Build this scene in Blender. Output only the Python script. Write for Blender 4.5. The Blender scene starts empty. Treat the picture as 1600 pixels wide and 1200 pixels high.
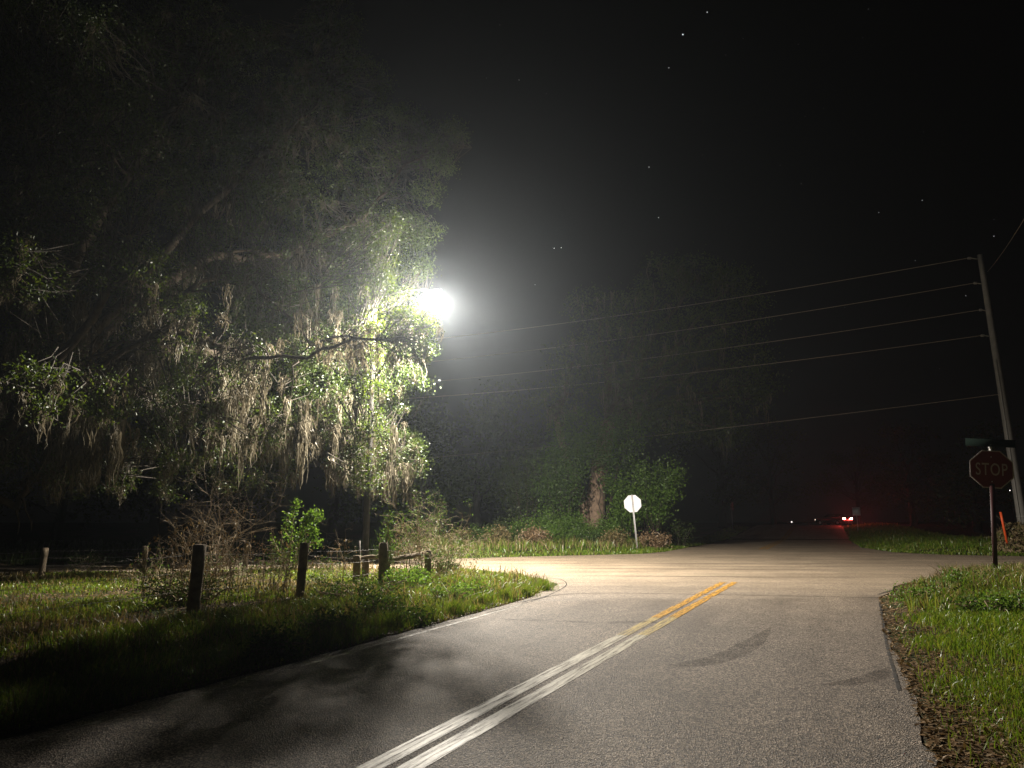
import bpy, math, random
import numpy as np
from mathutils import Vector, Matrix

random.seed(11)
rng = np.random.default_rng(11)
scene = bpy.context.scene
C = scene.collection

# ------------------------------------------------------------------ camera
F = 1110.0                      # focal length in pixels of a 1600 px wide frame
PITCH = math.radians(10.96)
CAM_H = 1.55
cam_d = bpy.data.cameras.new("camera")
cam_d.sensor_width = 36.0
cam_d.lens = F / 1600.0 * 36.0
cam_d.clip_end = 5000.0
cam_d.clip_start = 0.05
cam = bpy.data.objects.new("camera", cam_d)
C.objects.link(cam)
cam.location = (0, 0, CAM_H)
cam.rotation_euler = (math.radians(90) + PITCH, 0, 0)
scene.camera = cam

# ------------------------------------------------------------------ world: night sky
w = bpy.data.worlds.new("World")
scene.world = w
w.use_nodes = True
nt = w.node_tree
nt.nodes.clear()
sky = nt.nodes.new("ShaderNodeTexSky")
sky.sky_type = 'NISHITA'
sky.sun_disc = False
sky.sun_elevation = math.radians(-9.0)
sky.sun_rotation = math.radians(23.0)
bg1 = nt.nodes.new("ShaderNodeBackground")
bg1.inputs[1].default_value = 0.004
bg2 = nt.nodes.new("ShaderNodeBackground")
bg2.inputs[0].default_value = (0.0011, 0.0010, 0.0009, 1)
bg2.inputs[1].default_value = 1.0
addw = nt.nodes.new("ShaderNodeAddShader")
outw = nt.nodes.new("ShaderNodeOutputWorld")
nt.links.new(sky.outputs[0], bg1.inputs[0])
nt.links.new(bg1.outputs[0], addw.inputs[0])
nt.links.new(bg2.outputs[0], addw.inputs[1])
nt.links.new(addw.outputs[0], outw.inputs[0])

scene.view_settings.view_transform = 'Standard'
scene.view_settings.look = 'None'
scene.view_settings.exposure = 0.0
scene.view_settings.gamma = 1.0
cy = scene.cycles
cy.use_denoising = True
try:
    cy.denoiser = 'OPENIMAGEDENOISE'
    cy.denoising_input_passes = 'RGB_ALBEDO_NORMAL'
except Exception:
    pass
cy.max_bounces = 5
cy.diffuse_bounces = 3
cy.glossy_bounces = 2
cy.transmission_bounces = 3
cy.volume_bounces = 0
cy.transparent_max_bounces = 6
cy.caustics_reflective = False
cy.caustics_refractive = False
cy.sample_clamp_indirect = 3.0

LAMP_POWER = 30000.0
LAMP_UP = 0.14
LAMP_COLOR = (1.0, 0.92, 0.80)
HAZE_DENSITY = 0.00066

# ------------------------------------------------------------------ helpers
SP, CP = math.sin(PITCH), math.cos(PITCH)


def ray(px, py):
    x = (px - 800.0) / F
    u = (600.0 - py) / F
    return np.array([x, CP - u * SP, SP + u * CP])


def G(px, py, z=0.0):
    """point of the level z under a photo pixel"""
    r = ray(px, py)
    t = (z - CAM_H) / r[2]
    return np.array([r[0] * t, r[1] * t])


def P(px, py, Y):
    """point at forward distance Y under a photo pixel"""
    r = ray(px, py)
    t = Y / r[1]
    return np.array([r[0] * t, Y, CAM_H + r[2] * t])


def link(o, parent=None):
    C.objects.link(o)
    if parent is not None:
        o.parent = parent
    return o


def tri_mesh(name, V, T, mats, mat_idx=None, smooth=False):
    """fast mesh from numpy vertices and triangles"""
    me = bpy.data.meshes.new(name)
    V = np.asarray(V, dtype=np.float32)
    T = np.asarray(T, dtype=np.int32)
    me.vertices.add(len(V))
    me.vertices.foreach_set("co", V.ravel())
    me.loops.add(len(T) * 3)
    me.loops.foreach_set("vertex_index", T.ravel())
    me.polygons.add(len(T))
    me.polygons.foreach_set("loop_start", np.arange(0, len(T) * 3, 3, dtype=np.int32))
    me.polygons.foreach_set("loop_total", np.full(len(T), 3, dtype=np.int32))
    if not isinstance(mats, (list, tuple)):
        mats = [mats]
    for m in mats:
        me.materials.append(m)
    if mat_idx is not None:
        me.polygons.foreach_set("material_index", np.asarray(mat_idx, dtype=np.int32))
    if smooth:
        me.polygons.foreach_set("use_smooth", np.ones(len(T), dtype=bool))
    me.update(calc_edges=True)
    me.validate()
    return me


def obj(name, me, parent=None, loc=None):
    o = bpy.data.objects.new(name, me)
    link(o, parent)
    if loc is not None:
        o.location = loc
    return o


def tag(o, label=None, cat=None, group=None, kind=None):
    if label:
        o["label"] = label
    if cat:
        o["category"] = cat
    if group:
        o["group"] = group
    if kind:
        o["kind"] = kind
    return o


def thing(name, label, cat, loc=(0, 0, 0), rz=0.0, group=None):
    o = bpy.data.objects.new(name, None)
    o.empty_display_size = 0.3
    o.location = loc
    o.rotation_euler = (0, 0, rz)
    C.objects.link(o)
    return tag(o, label, cat, group)


class MB:
    """collects triangles"""

    def __init__(self):
        self.V, self.T, self.M, self.n = [], [], [], 0

    def add(self, V, T, m=0):
        V = np.asarray(V, dtype=float).reshape(-1, 3)
        T = np.asarray(T, dtype=int).reshape(-1, 3)
        self.V.append(V)
        self.T.append(T + self.n)
        self.M.append(np.full(len(T), m))
        self.n += len(V)

    def box(self, c, s, m=0, rot=None):
        x, y, z = [k / 2.0 for k in s]
        v = np.array([[-x, -y, -z], [x, -y, -z], [x, y, -z], [-x, y, -z],
                      [-x, -y, z], [x, -y, z], [x, y, z], [-x, y, z]])
        if rot is not None:
            v = v @ np.array(rot).T
        v = v + np.array(c)
        t = [[0, 2, 1], [0, 3, 2], [4, 5, 6], [4, 6, 7], [0, 1, 5], [0, 5, 4],
             [1, 2, 6], [1, 6, 5], [2, 3, 7], [2, 7, 6], [3, 0, 4], [3, 4, 7]]
        self.add(v, t, m)

    def tube(self, pts, rads, n=8, m=0, cap=True, jitter=0.0):
        pts = np.asarray(pts, dtype=float)
        k = len(pts)
        if np.isscalar(rads):
            rads = [rads] * k
        tan = np.gradient(pts, axis=0)
        tan /= np.linalg.norm(tan, axis=1)[:, None] + 1e-9
        up = np.array([0, 0, 1.0]) if abs(tan[0][2]) < 0.9 else np.array([1.0, 0, 0])
        a = np.cross(tan[0], up)
        a /= np.linalg.norm(a)
        V = []
        for i in range(k):
            a = a - tan[i] * np.dot(a, tan[i])
            a /= np.linalg.norm(a) + 1e-9
            b = np.cross(tan[i], a)
            for j in range(n):
                th = 2 * math.pi * j / n
                rr = rads[i] * (1 + (jitter * (random.random() - 0.5) if jitter else 0))
                V.append(pts[i] + rr * (math.cos(th) * a + math.sin(th) * b))
        T = []
        for i in range(k - 1):
            for j in range(n):
                p, q = i * n + j, i * n + (j + 1) % n
                T += [[p, q, q + n], [p, q + n, p + n]]
        if cap:
            V += [pts[0], pts[-1]]
            c0, c1 = len(V) - 2, len(V) - 1
            for j in range(n):
                T += [[c0, (j + 1) % n, j], [c1, (k - 1) * n + j, (k - 1) * n + (j + 1) % n]]
        self.add(V, T, m)

    def prism(self, poly, z0, z1, m=0, m_side=None):
        """upright prism over a convex polygon (x, y)"""
        n = len(poly)
        V = [[p[0], p[1], z0] for p in poly] + [[p[0], p[1], z1] for p in poly]
        T = []
        for i in range(1, n - 1):
            T += [[0, i + 1, i], [n, n + i, n + i + 1]]
        self.add(V, T, m)
        S = []
        for i in range(n):
            j = (i + 1) % n
            S += [[i, j, n + j], [i, n + j, n + i]]
        self.add(V, S, m if m_side is None else m_side)

    def build(self, name, mats, parent=None, loc=None, smooth=False):
        V = np.concatenate(self.V)
        T = np.concatenate(self.T)
        M = np.concatenate(self.M)
        return obj(name, tri_mesh(name, V, T, mats, M, smooth), parent, loc)


# ------------------------------------------------------------------ materials
def new_mat(name):
    m = bpy.data.materials.new(name)
    m.use_nodes = True
    n = m.node_tree
    n.nodes.clear()
    o = n.nodes.new("ShaderNodeOutputMaterial")
    return m, n, o


def ramp(n, fac, stops):
    r = n.nodes.new("ShaderNodeValToRGB")
    e = r.color_ramp.elements
    while len(e) < len(stops):
        e.new(0.5)
    for k, (p, c) in enumerate(stops):
        e[k].position = p
        e[k].color = (c[0], c[1], c[2], 1)
    n.links.new(fac, r.inputs[0])
    return r.outputs[0]


def noise(n, scale, detail=4, rough=0.55, vec=None):
    t = n.nodes.new("ShaderNodeTexNoise")
    t.inputs['Scale'].default_value = scale
    t.inputs['Detail'].default_value = detail
    t.inputs['Roughness'].default_value = rough
    if vec is not None:
        n.links.new(vec, t.inputs['Vector'])
    return t


def mixc(n, a, b, fac, mode='MIX'):
    x = n.nodes.new("ShaderNodeMix")
    x.data_type = 'RGBA'
    x.blend_type = mode
    x.clamp_factor = True
    if isinstance(fac, (int, float)):
        x.inputs[0].default_value = fac
    else:
        n.links.new(fac, x.inputs[0])
    for k, s in ((6, a), (7, b)):
        if isinstance(s, tuple):
            x.inputs[k].default_value = (s[0], s[1], s[2], 1)
        else:
            n.links.new(s, x.inputs[k])
    return x.outputs[2]


def plain(name, col, rough=0.6, metal=0.0, var=0.15, scale=6.0, bump=0.0, bscale=30.0, spec=0.5):
    """solid colour with a little noise variation and bump"""
    m, n, o = new_mat(name)
    b = n.nodes.new("ShaderNodeBsdfPrincipled")
    tc = n.nodes.new("ShaderNodeTexCoord")
    nz = noise(n, scale, 5, 0.6, tc.outputs['Object'])
    lo = tuple(c * (1 - var) for c in col)
    hi = tuple(min(1, c * (1 + var)) for c in col)
    n.links.new(ramp(n, nz.outputs[0], [(0.3, lo), (0.7, hi)]), b.inputs['Base Color'])
    b.inputs['Roughness'].default_value = rough
    b.inputs['Metallic'].default_value = metal
    b.inputs['Specular IOR Level'].default_value = spec
    if bump:
        bz = noise(n, bscale, 5, 0.6, tc.outputs['Object'])
        bp = n.nodes.new("ShaderNodeBump")
        bp.inputs['Strength'].default_value = bump
        bp.inputs['Distance'].default_value = 0.02
        n.links.new(bz.outputs[0], bp.inputs['Height'])
        n.links.new(bp.outputs[0], b.inputs['Normal'])
    n.links.new(b.outputs[0], o.inputs[0])
    return m


def emit(name, col, strength):
    m, n, o = new_mat(name)
    e = n.nodes.new("ShaderNodeEmission")
    e.inputs[0].default_value = (*col, 1)
    e.inputs[1].default_value = strength
    n.links.new(e.outputs[0], o.inputs[0])
    return m


def leafy(name, cols, trans=0.4, gloss=0.06, grough=0.35, tint=(1.35, 1.3, 0.75)):
    """thin leaf: random colour per leaf, diffuse + translucent + a waxy sheen"""
    m, n, o = new_mat(name)
    g = n.nodes.new("ShaderNodeNewGeometry")
    k = len(cols)
    stops = [(i / (k - 1), c) for i, c in enumerate(cols)]
    col = ramp(n, g.outputs['Random Per Island'], stops)
    d = n.nodes.new("ShaderNodeBsdfDiffuse")
    t = n.nodes.new("ShaderNodeBsdfTranslucent")
    gl = n.nodes.new("ShaderNodeBsdfGlossy")
    gl.inputs['Roughness'].default_value = grough
    gl.inputs['Color'].default_value = (1, 1, 1, 1)
    n.links.new(col, d.inputs[0])
    tcol = mixc(n, col, tint, 1.0, 'MULTIPLY')
    n.links.new(tcol, t.inputs[0])
    m1 = n.nodes.new("ShaderNodeMixShader")
    m1.inputs[0].default_value = trans
    n.links.new(d.outputs[0], m1.inputs[1])
    n.links.new(t.outputs[0], m1.inputs[2])
    m2 = n.nodes.new("ShaderNodeMixShader")
    m2.inputs[0].default_value = gloss
    n.links.new(m1.outputs[0], m2.inputs[1])
    n.links.new(gl.outputs[0], m2.inputs[2])
    n.links.new(m2.outputs[0], o.inputs[0])
    return m


def turned(n, vec, ang, scale):
    """coordinates turned so that their y axis runs along a road, then stretched"""
    a = n.nodes.new("ShaderNodeMapping")
    a.inputs['Rotation'].default_value = (0, 0, ang)
    n.links.new(vec, a.inputs[0])
    b = n.nodes.new("ShaderNodeMapping")
    b.inputs['Scale'].default_value = scale
    n.links.new(a.outputs[0], b.inputs[0])
    return b.outputs[0]


def asphalt(name, dark, mid, light, patch=0.35, bump=0.6, rough=0.62, streak=None, blend=None):
    """worn asphalt: aggregate speckle, large stains, wheel-path streaks"""
    m, n, o = new_mat(name)
    b = n.nodes.new("ShaderNodeBsdfPrincipled")
    tc = n.nodes.new("ShaderNodeTexCoord")
    ob = tc.outputs['Object']
    v = n.nodes.new("ShaderNodeTexVoronoi")
    v.inputs['Scale'].default_value = 85.0
    n.links.new(ob, v.inputs['Vector'])
    sep = n.nodes.new("ShaderNodeSeparateColor")
    n.links.new(v.outputs['Color'], sep.inputs[0])
    speck = ramp(n, sep.outputs[0], [(0.0, dark), (0.45, mid), (0.85, light), (1.0, tuple(min(.8, c * 1.5) for c in light))])
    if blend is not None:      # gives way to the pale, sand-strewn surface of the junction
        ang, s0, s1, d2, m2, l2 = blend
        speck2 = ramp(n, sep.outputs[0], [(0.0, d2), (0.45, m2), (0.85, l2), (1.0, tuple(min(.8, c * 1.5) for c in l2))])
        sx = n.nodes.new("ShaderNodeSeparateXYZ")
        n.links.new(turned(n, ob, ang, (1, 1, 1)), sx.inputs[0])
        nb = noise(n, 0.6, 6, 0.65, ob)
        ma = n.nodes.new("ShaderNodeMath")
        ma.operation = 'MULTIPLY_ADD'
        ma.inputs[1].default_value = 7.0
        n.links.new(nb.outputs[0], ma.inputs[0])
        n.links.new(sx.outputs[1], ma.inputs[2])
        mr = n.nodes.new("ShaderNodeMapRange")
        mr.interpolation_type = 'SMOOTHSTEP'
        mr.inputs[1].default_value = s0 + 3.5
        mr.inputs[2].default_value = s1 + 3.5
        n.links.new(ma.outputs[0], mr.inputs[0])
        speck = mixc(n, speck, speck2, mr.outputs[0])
    n1 = noise(n, 0.55, 5, 0.6, ob)
    stain = ramp(n, n1.outputs[0], [(0.32, (1 - patch,) * 3), (0.62, (1, 1, 1)), (0.8, (1.18, 1.15, 1.1))])
    col = mixc(n, speck, stain, 1.0, 'MULTIPLY')
    n2 = noise(n, 7.0, 6, 0.7, ob)
    fine = ramp(n, n2.outputs[0], [(0.3, (0.78,) * 3), (0.7, (1.15,) * 3)])
    col = mixc(n, col, fine, 1.0, 'MULTIPLY')
    if streak is not None:
        n3 = noise(n, 1.0, 4, 0.6, turned(n, ob, *streak))
        st = ramp(n, n3.outputs[0], [(0.3, (0.66, 0.64, 0.62)), (0.55, (1, 1, 1)), (0.75, (1.1, 1.1, 1.1))])
        col = mixc(n, col, st, 1.0, 'MULTIPLY')
    n.links.new(col, b.inputs['Base Color'])
    b.inputs['Roughness'].default_value = rough
    b.inputs['Specular IOR Level'].default_value = 0.4
    bp = n.nodes.new("ShaderNodeBump")
    bp.inputs['Strength'].default_value = bump
    bp.inputs['Distance'].default_value = 0.012
    v2 = n.nodes.new("ShaderNodeTexVoronoi")
    v2.inputs['Scale'].default_value = 85.0
    n.links.new(ob, v2.inputs['Vector'])
    ad = n.nodes.new("ShaderNodeMath")
    ad.operation = 'ADD'
    n.links.new(v2.outputs['Distance'], ad.inputs[0])
    n.links.new(n2.outputs[0], ad.inputs[1])
    n.links.new(ad.outputs[0], bp.inputs['Height'])
    n.links.new(bp.outputs[0], b.inputs['Normal'])
    n.links.new(b.outputs[0], o.inputs[0])
    return m


def worn(name, col, base_mat_alpha=(0.35, 0.6), scale=14.0, rough=0.55, aniso=None):
    """paint or rubber film with worn-through holes"""
    m, n, o = new_mat(name)
    b = n.nodes.new("ShaderNodeBsdfPrincipled")
    tc = n.nodes.new("ShaderNodeTexCoord")
    vec = tc.outputs['Object']
    if aniso:
        vec = turned(n, vec, *aniso)
    nz = noise(n, scale, 7, 0.72, vec)
    mr = n.nodes.new("ShaderNodeMapRange")
    mr.inputs[1].default_value = base_mat_alpha[0]
    mr.inputs[2].default_value = base_mat_alpha[1]
    n.links.new(nz.outputs[0], mr.inputs[0])
    n2 = noise(n, 40.0, 3, 0.6, tc.outputs['Object'])
    n.links.new(ramp(n, n2.outputs[0], [(0.3, tuple(c * .72 for c in col)), (0.65, col)]), b.inputs['Base Color'])
    b.inputs['Roughness'].default_value = rough
    n.links.new(mr.outputs[0], b.inputs['Alpha'])
    n.links.new(b.outputs[0], o.inputs[0])
    return m


ROAD_DIR = math.radians(23.2)
_a, _b = G(579, 1200), G(1130, 910)
LINE_DIR = math.atan2(_b[0] - _a[0], _b[1] - _a[1])     # the painted centre line's own heading
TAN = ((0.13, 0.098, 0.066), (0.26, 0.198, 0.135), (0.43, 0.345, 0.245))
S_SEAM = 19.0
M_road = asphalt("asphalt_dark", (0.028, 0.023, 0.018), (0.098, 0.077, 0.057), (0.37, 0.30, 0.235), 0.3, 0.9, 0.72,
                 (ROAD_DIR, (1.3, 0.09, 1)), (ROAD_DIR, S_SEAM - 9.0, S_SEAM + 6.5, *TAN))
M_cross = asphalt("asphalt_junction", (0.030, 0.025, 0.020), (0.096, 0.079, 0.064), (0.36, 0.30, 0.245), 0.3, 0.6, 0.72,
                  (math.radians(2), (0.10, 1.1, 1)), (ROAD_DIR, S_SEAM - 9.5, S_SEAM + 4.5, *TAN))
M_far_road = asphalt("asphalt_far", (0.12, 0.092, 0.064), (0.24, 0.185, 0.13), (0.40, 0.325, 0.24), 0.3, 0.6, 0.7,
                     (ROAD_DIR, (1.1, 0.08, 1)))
M_yellow = worn("paint_yellow", (0.58, 0.30, 0.03), (0.34, 0.60), 5.0, 0.55, (LINE_DIR, (4.0, 0.4, 1)))
M_pale = worn("paint_pale", (0.50, 0.46, 0.36), (0.32, 0.56), 5.0, 0.55, (LINE_DIR, (5.0, 0.30, 1)))
M_pale_yellow = worn("paint_pale_yellow", (0.54, 0.41, 0.16), (0.38, 0.62), 5.0, 0.55, (LINE_DIR, (5.0, 0.30, 1)))
M_white = worn("paint_white", (0.42, 0.39, 0.33), (0.38, 0.66), 6.0)
M_skid = worn("tyre_rubber", (0.034, 0.030, 0.027), (0.30, 1.25), 3.5, 0.5)
M_crack = worn("crack_dirt", (0.02, 0.017, 0.014), (0.25, 0.6), 5.0, 0.9)


def soil_mat():
    m, n, o = new_mat("soil")
    b = n.nodes.new("ShaderNodeBsdfPrincipled")
    tc = n.nodes.new("ShaderNodeTexCoord")
    a = noise(n, 0.7, 6, 0.6, tc.outputs['Object'])
    c = noise(n, 14.0, 6, 0.7, tc.outputs['Object'])
    c1 = ramp(n, c.outputs[0], [(0.3, (0.03, 0.021, 0.013)), (0.55, (0.085, 0.06, 0.036)), (0.75, (0.16, 0.115, 0.07))])
    c2 = ramp(n, c.outputs[0], [(0.3, (0.014, 0.022, 0.007)), (0.6, (0.04, 0.06, 0.016)), (0.8, (0.085, 0.10, 0.03))])
    f = ramp(n, a.outputs[0], [(0.42, (0, 0, 0)), (0.58, (1, 1, 1))])
    n.links.new(mixc(n, c1, c2, f), b.inputs['Base Color'])
    b.inputs['Roughness'].default_value = 0.95
    b.inputs['Specular IOR Level'].default_value = 0.15
    bp = n.nodes.new("ShaderNodeBump")
    bp.inputs['Strength'].default_value = 1.0
    bp.inputs['Distance'].default_value = 0.06
    n.links.new(c.outputs[0], bp.inputs['Height'])
    n.links.new(bp.outputs[0], b.inputs['Normal'])
    n.links.new(b.outputs[0], o.inputs[0])
    return m


M_soil = soil_mat()
M_grass = leafy("grass_blade", [(0.07, 0.14, 0.010), (0.11, 0.20, 0.014), (0.165, 0.24, 0.020), (0.24, 0.24, 0.06), (0.088, 0.165, 0.012)], 0.4, 0.02)
M_grass_dry = leafy("grass_dry", [(0.10, 0.10, 0.03), (0.22, 0.17, 0.08), (0.30, 0.22, 0.12), (0.14, 0.12, 0.05), (0.08, 0.11, 0.025)], 0.3, 0.012)
M_litter = leafy("dead_leaf", [(0.09, 0.055, 0.028), (0.20, 0.125, 0.065), (0.32, 0.22, 0.125), (0.14, 0.085, 0.042), (0.42, 0.33, 0.22)], 0.15, 0.02)
M_oak = leafy("oak_leaf", [(0.022, 0.038, 0.008), (0.036, 0.062, 0.011), (0.055, 0.088, 0.016), (0.030, 0.050, 0.010), (0.075, 0.10, 0.022)], 0.42, 0.028, 0.42, (1.6, 1.45, 0.55))
M_shrub = leafy("shrub_leaf", [(0.035, 0.07, 0.014), (0.06, 0.115, 0.022), (0.09, 0.15, 0.03), (0.045, 0.08, 0.02)], 0.35, 0.014)
M_sapling = leafy("sapling_leaf", [(0.07, 0.14, 0.02), (0.10, 0.19, 0.03), (0.14, 0.22, 0.045), (0.08, 0.15, 0.025)], 0.45, 0.015)
M_darkleaf = leafy("dark_leaf", [(0.02, 0.035, 0.010), (0.04, 0.06, 0.016), (0.055, 0.08, 0.02)], 0.3, 0.012)
M_moss = leafy("moss_strand", [(0.08, 0.070, 0.047), (0.125, 0.110, 0.076), (0.18, 0.158, 0.113), (0.10, 0.088, 0.062)], 0.35, 0.01, 0.4, (1.05, 1.0, 0.92))
M_bark = plain("bark", (0.06, 0.047, 0.035), 0.95, 0, 0.5, 5.0, 1.0, 14.0, 0.2)
M_twig_dark = plain("oak_twig", (0.05, 0.042, 0.032), 0.95, 0, 0.3, 6)
M_bark_red = plain("bark_red", (0.22, 0.155, 0.11), 0.95, 0, 0.5, 4.0, 1.0, 10.0, 0.2)
M_twig = plain("dry_twig", (0.34, 0.27, 0.18), 0.9, 0, 0.3, 8.0, 0, 20, 0.2)
M_weed = plain("dry_weed_stem", (0.22, 0.165, 0.10), 0.9, 0, 0.4, 8.0, 0, 20, 0.2)
M_post = plain("weathered_post", (0.19, 0.15, 0.105), 0.9, 0, 0.4, 7.0, 0.8, 26.0, 0.2)
M_wire = plain("galvanised_wire", (0.20, 0.18, 0.16), 0.6, 0.3, 0.1)
M_line = plain("conductor", (0.26, 0.22, 0.17), 0.5, 0.2, 0.1)
M_steel = plain("galvanised_steel", (0.58, 0.57, 0.56), 0.5, 0.15, 0.12, 20)
M_alu = plain("sign_back", (0.80, 0.77, 0.79), 0.5, 0.1, 0.07, 7)
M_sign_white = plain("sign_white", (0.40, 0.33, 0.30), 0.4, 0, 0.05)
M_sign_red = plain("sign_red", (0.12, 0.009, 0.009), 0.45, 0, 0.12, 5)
M_sign_green = plain("sign_green", (0.002, 0.007, 0.0045), 0.9, 0, 0.1, spec=0.1)
M_red_strip = plain("red_strip", (0.03, 0.006, 0.006), 0.5, 0, 0.15, 5)
M_concrete = plain("concrete_pole", (0.17, 0.16, 0.145), 0.85, 0, 0.15, 2.5, 0.3, 30)
M_darkpole = plain("dark_pole", (0.022, 0.019, 0.016), 0.9, 0, 0.3, 3, 0.6, 20)
M_insul = plain("insulator", (0.22, 0.21, 0.19), 0.35, 0, 0.1)
M_orange = plain("orange_marker", (0.75, 0.10, 0.02), 0.5, 0, 0.1)
M_housing = plain("lamp_housing", (0.38, 0.38, 0.37), 0.5, 0.4, 0.1)
M_lens = emit("lamp_lens", LAMP_COLOR, 18.0)

# ------------------------------------------------------------------ plan: road outlines
u_dir = np.array([math.sin(ROAD_DIR), math.cos(ROAD_DIR)])
n_dir = np.array([u_dir[1], -u_dir[0]])          # to the right of the road


def along(p, s, off=0.0):
    return np.array(p) + u_dir * s + n_dir * off


cl0 = G(600, 1200)                                # centre of the double line, near end
cl_pt = G(870, 1051)
c_left = G(545, 1020)
left_off = float(np.dot(c_left - cl0, n_dir))
e_right = G(1395, 1000)
right_off = float(np.dot(e_right - cl0, n_dir))


def s_of(p):
    return float(np.dot(np.array(p) - cl0, u_dir))


seam_l, seam_r = G(812, 941), G(1372, 936)
road_poly = [along(cl0, -14, left_off - 0.25), along(cl0, 2, left_off - 0.22), along(cl0, 7, left_off - 0.25),
             along(cl0, s_of(seam_l) - .6, left_off - 0.28), G(806, 940), G(1374, 933),
             G(1383, 975), G(1392, 1005), G(1408, 1042), G(1432, 1110), G(1462, 1200),
             along(cl0, -4, right_off + 0.05), along(cl0, -14, right_off + .05)]
cross_poly = [G(806, 940), G(852, 923), G(872, 912), G(850, 905), G(800, 897), G(720, 890), G(600, 888), G(480, 888),
              G(230, 893), G(20, 899), np.array([-24.0, 20.2]), np.array([-60.0, 13.0]), np.array([-90, 7.0]),
              np.array([-90, 14.5]), np.array([-60.0, 20.5]),
              G(-60, 886), G(190, 881), G(480, 875), G(740, 872), G(850, 869), G(1000, 865.5), G(1040, 862), G(1100, 851), G(1142, 843.0),
              G(1326, 843.5), G(1345, 855), G(1395, 863), G(1480, 867), G(1600, 869), np.array([40, 35.5]), np.array([90, 37.0]),
              np.array([90, 25.5]), np.array([40, 23.6]),
              G(1600, 895), G(1500, 896), G(1450, 903), G(1405, 914), G(1374, 933)]
pa, pb = G(1142, 843.0), G(1326, 843.5)
far_poly = [pa, along(pa, 30, -0.2), along(pa, 260, -0.2), along(pb, 260, 0.2), along(pb, 30, 0.2), pb]


def inside(poly, x, y):
    r = np.zeros(x.shape, dtype=bool)
    n = len(poly)
    for i in range(n):
        x1, y1 = poly[i]
        x2, y2 = poly[(i + 1) % n]
        c = ((y1 > y) != (y2 > y)) & (x < (x2 - x1) * (y - y1) / (y2 - y1 + 1e-12) + x1)
        r ^= c
    return r


def edge_dist(poly, x, y):
    d = np.full(x.shape, 1e9)
    n = len(poly)
    for i in range(n):
        ax, ay = poly[i]
        bx, by = poly[(i + 1) % n]
        vx, vy = bx - ax, by - ay
        t = np.clip(((x - ax) * vx + (y - ay) * vy) / (vx * vx + vy * vy + 1e-12), 0, 1)
        d = np.minimum(d, np.hypot(x - ax - t * vx, y - ay - t * vy))
    return d


POLYS = [road_poly, cross_poly, far_poly]


def road_sd(x, y):
    d = np.full(x.shape, 1e9)
    ins = np.zeros(x.shape, dtype=bool)
    for p in POLYS:
        d = np.minimum(d, edge_dist(p, x, y))
        ins |= inside(p, x, y)
    return np.where(ins, -d, d)


def sstep(a, b, v):
    t = np.clip((v - a) / (b - a), 0, 1)
    return t * t * (3 - 2 * t)


def bumps(x, y):
    return (np.sin(x * 0.9 + 1.3 * np.sin(y * 0.6)) + np.sin(y * 1.1 + 1.7 * np.sin(x * 0.5 + 1))) * 0.5


def H(x, y):
    """ground height"""
    x = np.asarray(x, dtype=float)
    y = np.asarray(y, dtype=float)
    sd = road_sd(x, y)
    lat = (x - cl0[0]) * n_dir[0] + (y - cl0[1]) * n_dir[1]
    right_near = (lat > 0) & (y < 26)
    A = np.where(right_near, 0.30, 0.12)
    A = np.where(y > 30, 0.25, A)
    out = A * sstep(0.35, 3.2, sd) + 0.045 * bumps(x, y) * sstep(0.6, 3, sd)
    return rise(y) + np.where(sd < 0.3, -0.014 - 0.10 * (y > 55), -0.014 + out + 0.02 * sstep(0.3, 0.6, sd))


def rise(y):
    """the far road climbs a little"""
    return 1.1 * sstep(58.0, 98.0, np.asarray(y, dtype=float))


def h1(x, y):
    return float(H(np.array([x]), np.array([y]))[0])


# ground sheet: fine near the camera, coarse to the horizon
def axis(lo, hi, step, far):
    a = np.arange(lo, hi + 1e-6, step)
    ext = []
    s, v = step, hi
    while v < far:
        s *= 1.35
        v += s
        ext.append(v)
    ext2 = []
    s, v = step, lo
    while v > -far:
        s *= 1.35
        v -= s
        ext2.append(v)
    return np.array(ext2[::-1] + list(a) + ext)


gx, gy = axis(-22, 24, 0.3, 900), axis(1, 48, 0.3, 900)
XX, YY = np.meshgrid(gx, gy)
ZZ = H(XX.ravel(), YY.ravel())
nx, ny = len(gx), len(gy)
ii = (np.arange(ny - 1)[:, None] * nx + np.arange(nx - 1)[None, :]).ravel()
T = np.concatenate([np.stack([ii, ii + 1, ii + nx + 1], 1), np.stack([ii, ii + nx + 1, ii + nx], 1)])
ground = obj("ground", tri_mesh("ground", np.stack([XX.ravel(), YY.ravel(), ZZ], 1), T, M_soil, smooth=True))
tag(ground, kind='structure')


def sheet(name, poly, z, m, skirt=0.06, kind='structure'):
    """flat polygon sheet (with a skirt down its edge) from a possibly concave outline"""
    import bmesh
    bm = bmesh.new()
    vs = [bm.verts.new((float(p[0]), float(p[1]), z)) for p in poly]
    f = bm.faces.new(vs)
    if f.normal.z < 0:
        f.normal_flip()
    bm.normal_update()
    if f.normal.z < 0:
        f.normal_flip()
    if skirt:
        lo = [bm.verts.new((v.co.x, v.co.y, z - skirt)) for v in vs]
        for i in range(len(vs)):
            j = (i + 1) % len(vs)
            bm.faces.new((vs[j], vs[i], lo[i], lo[j]))
    bmesh.ops.triangulate(bm, faces=[f])
    me = bpy.data.meshes.new(name)
    bm.to_mesh(me)
    bm.free()
    me.materials.append(m)
    o = obj(name, me)
    if kind:
        tag(o, kind=kind)
    return o


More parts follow.
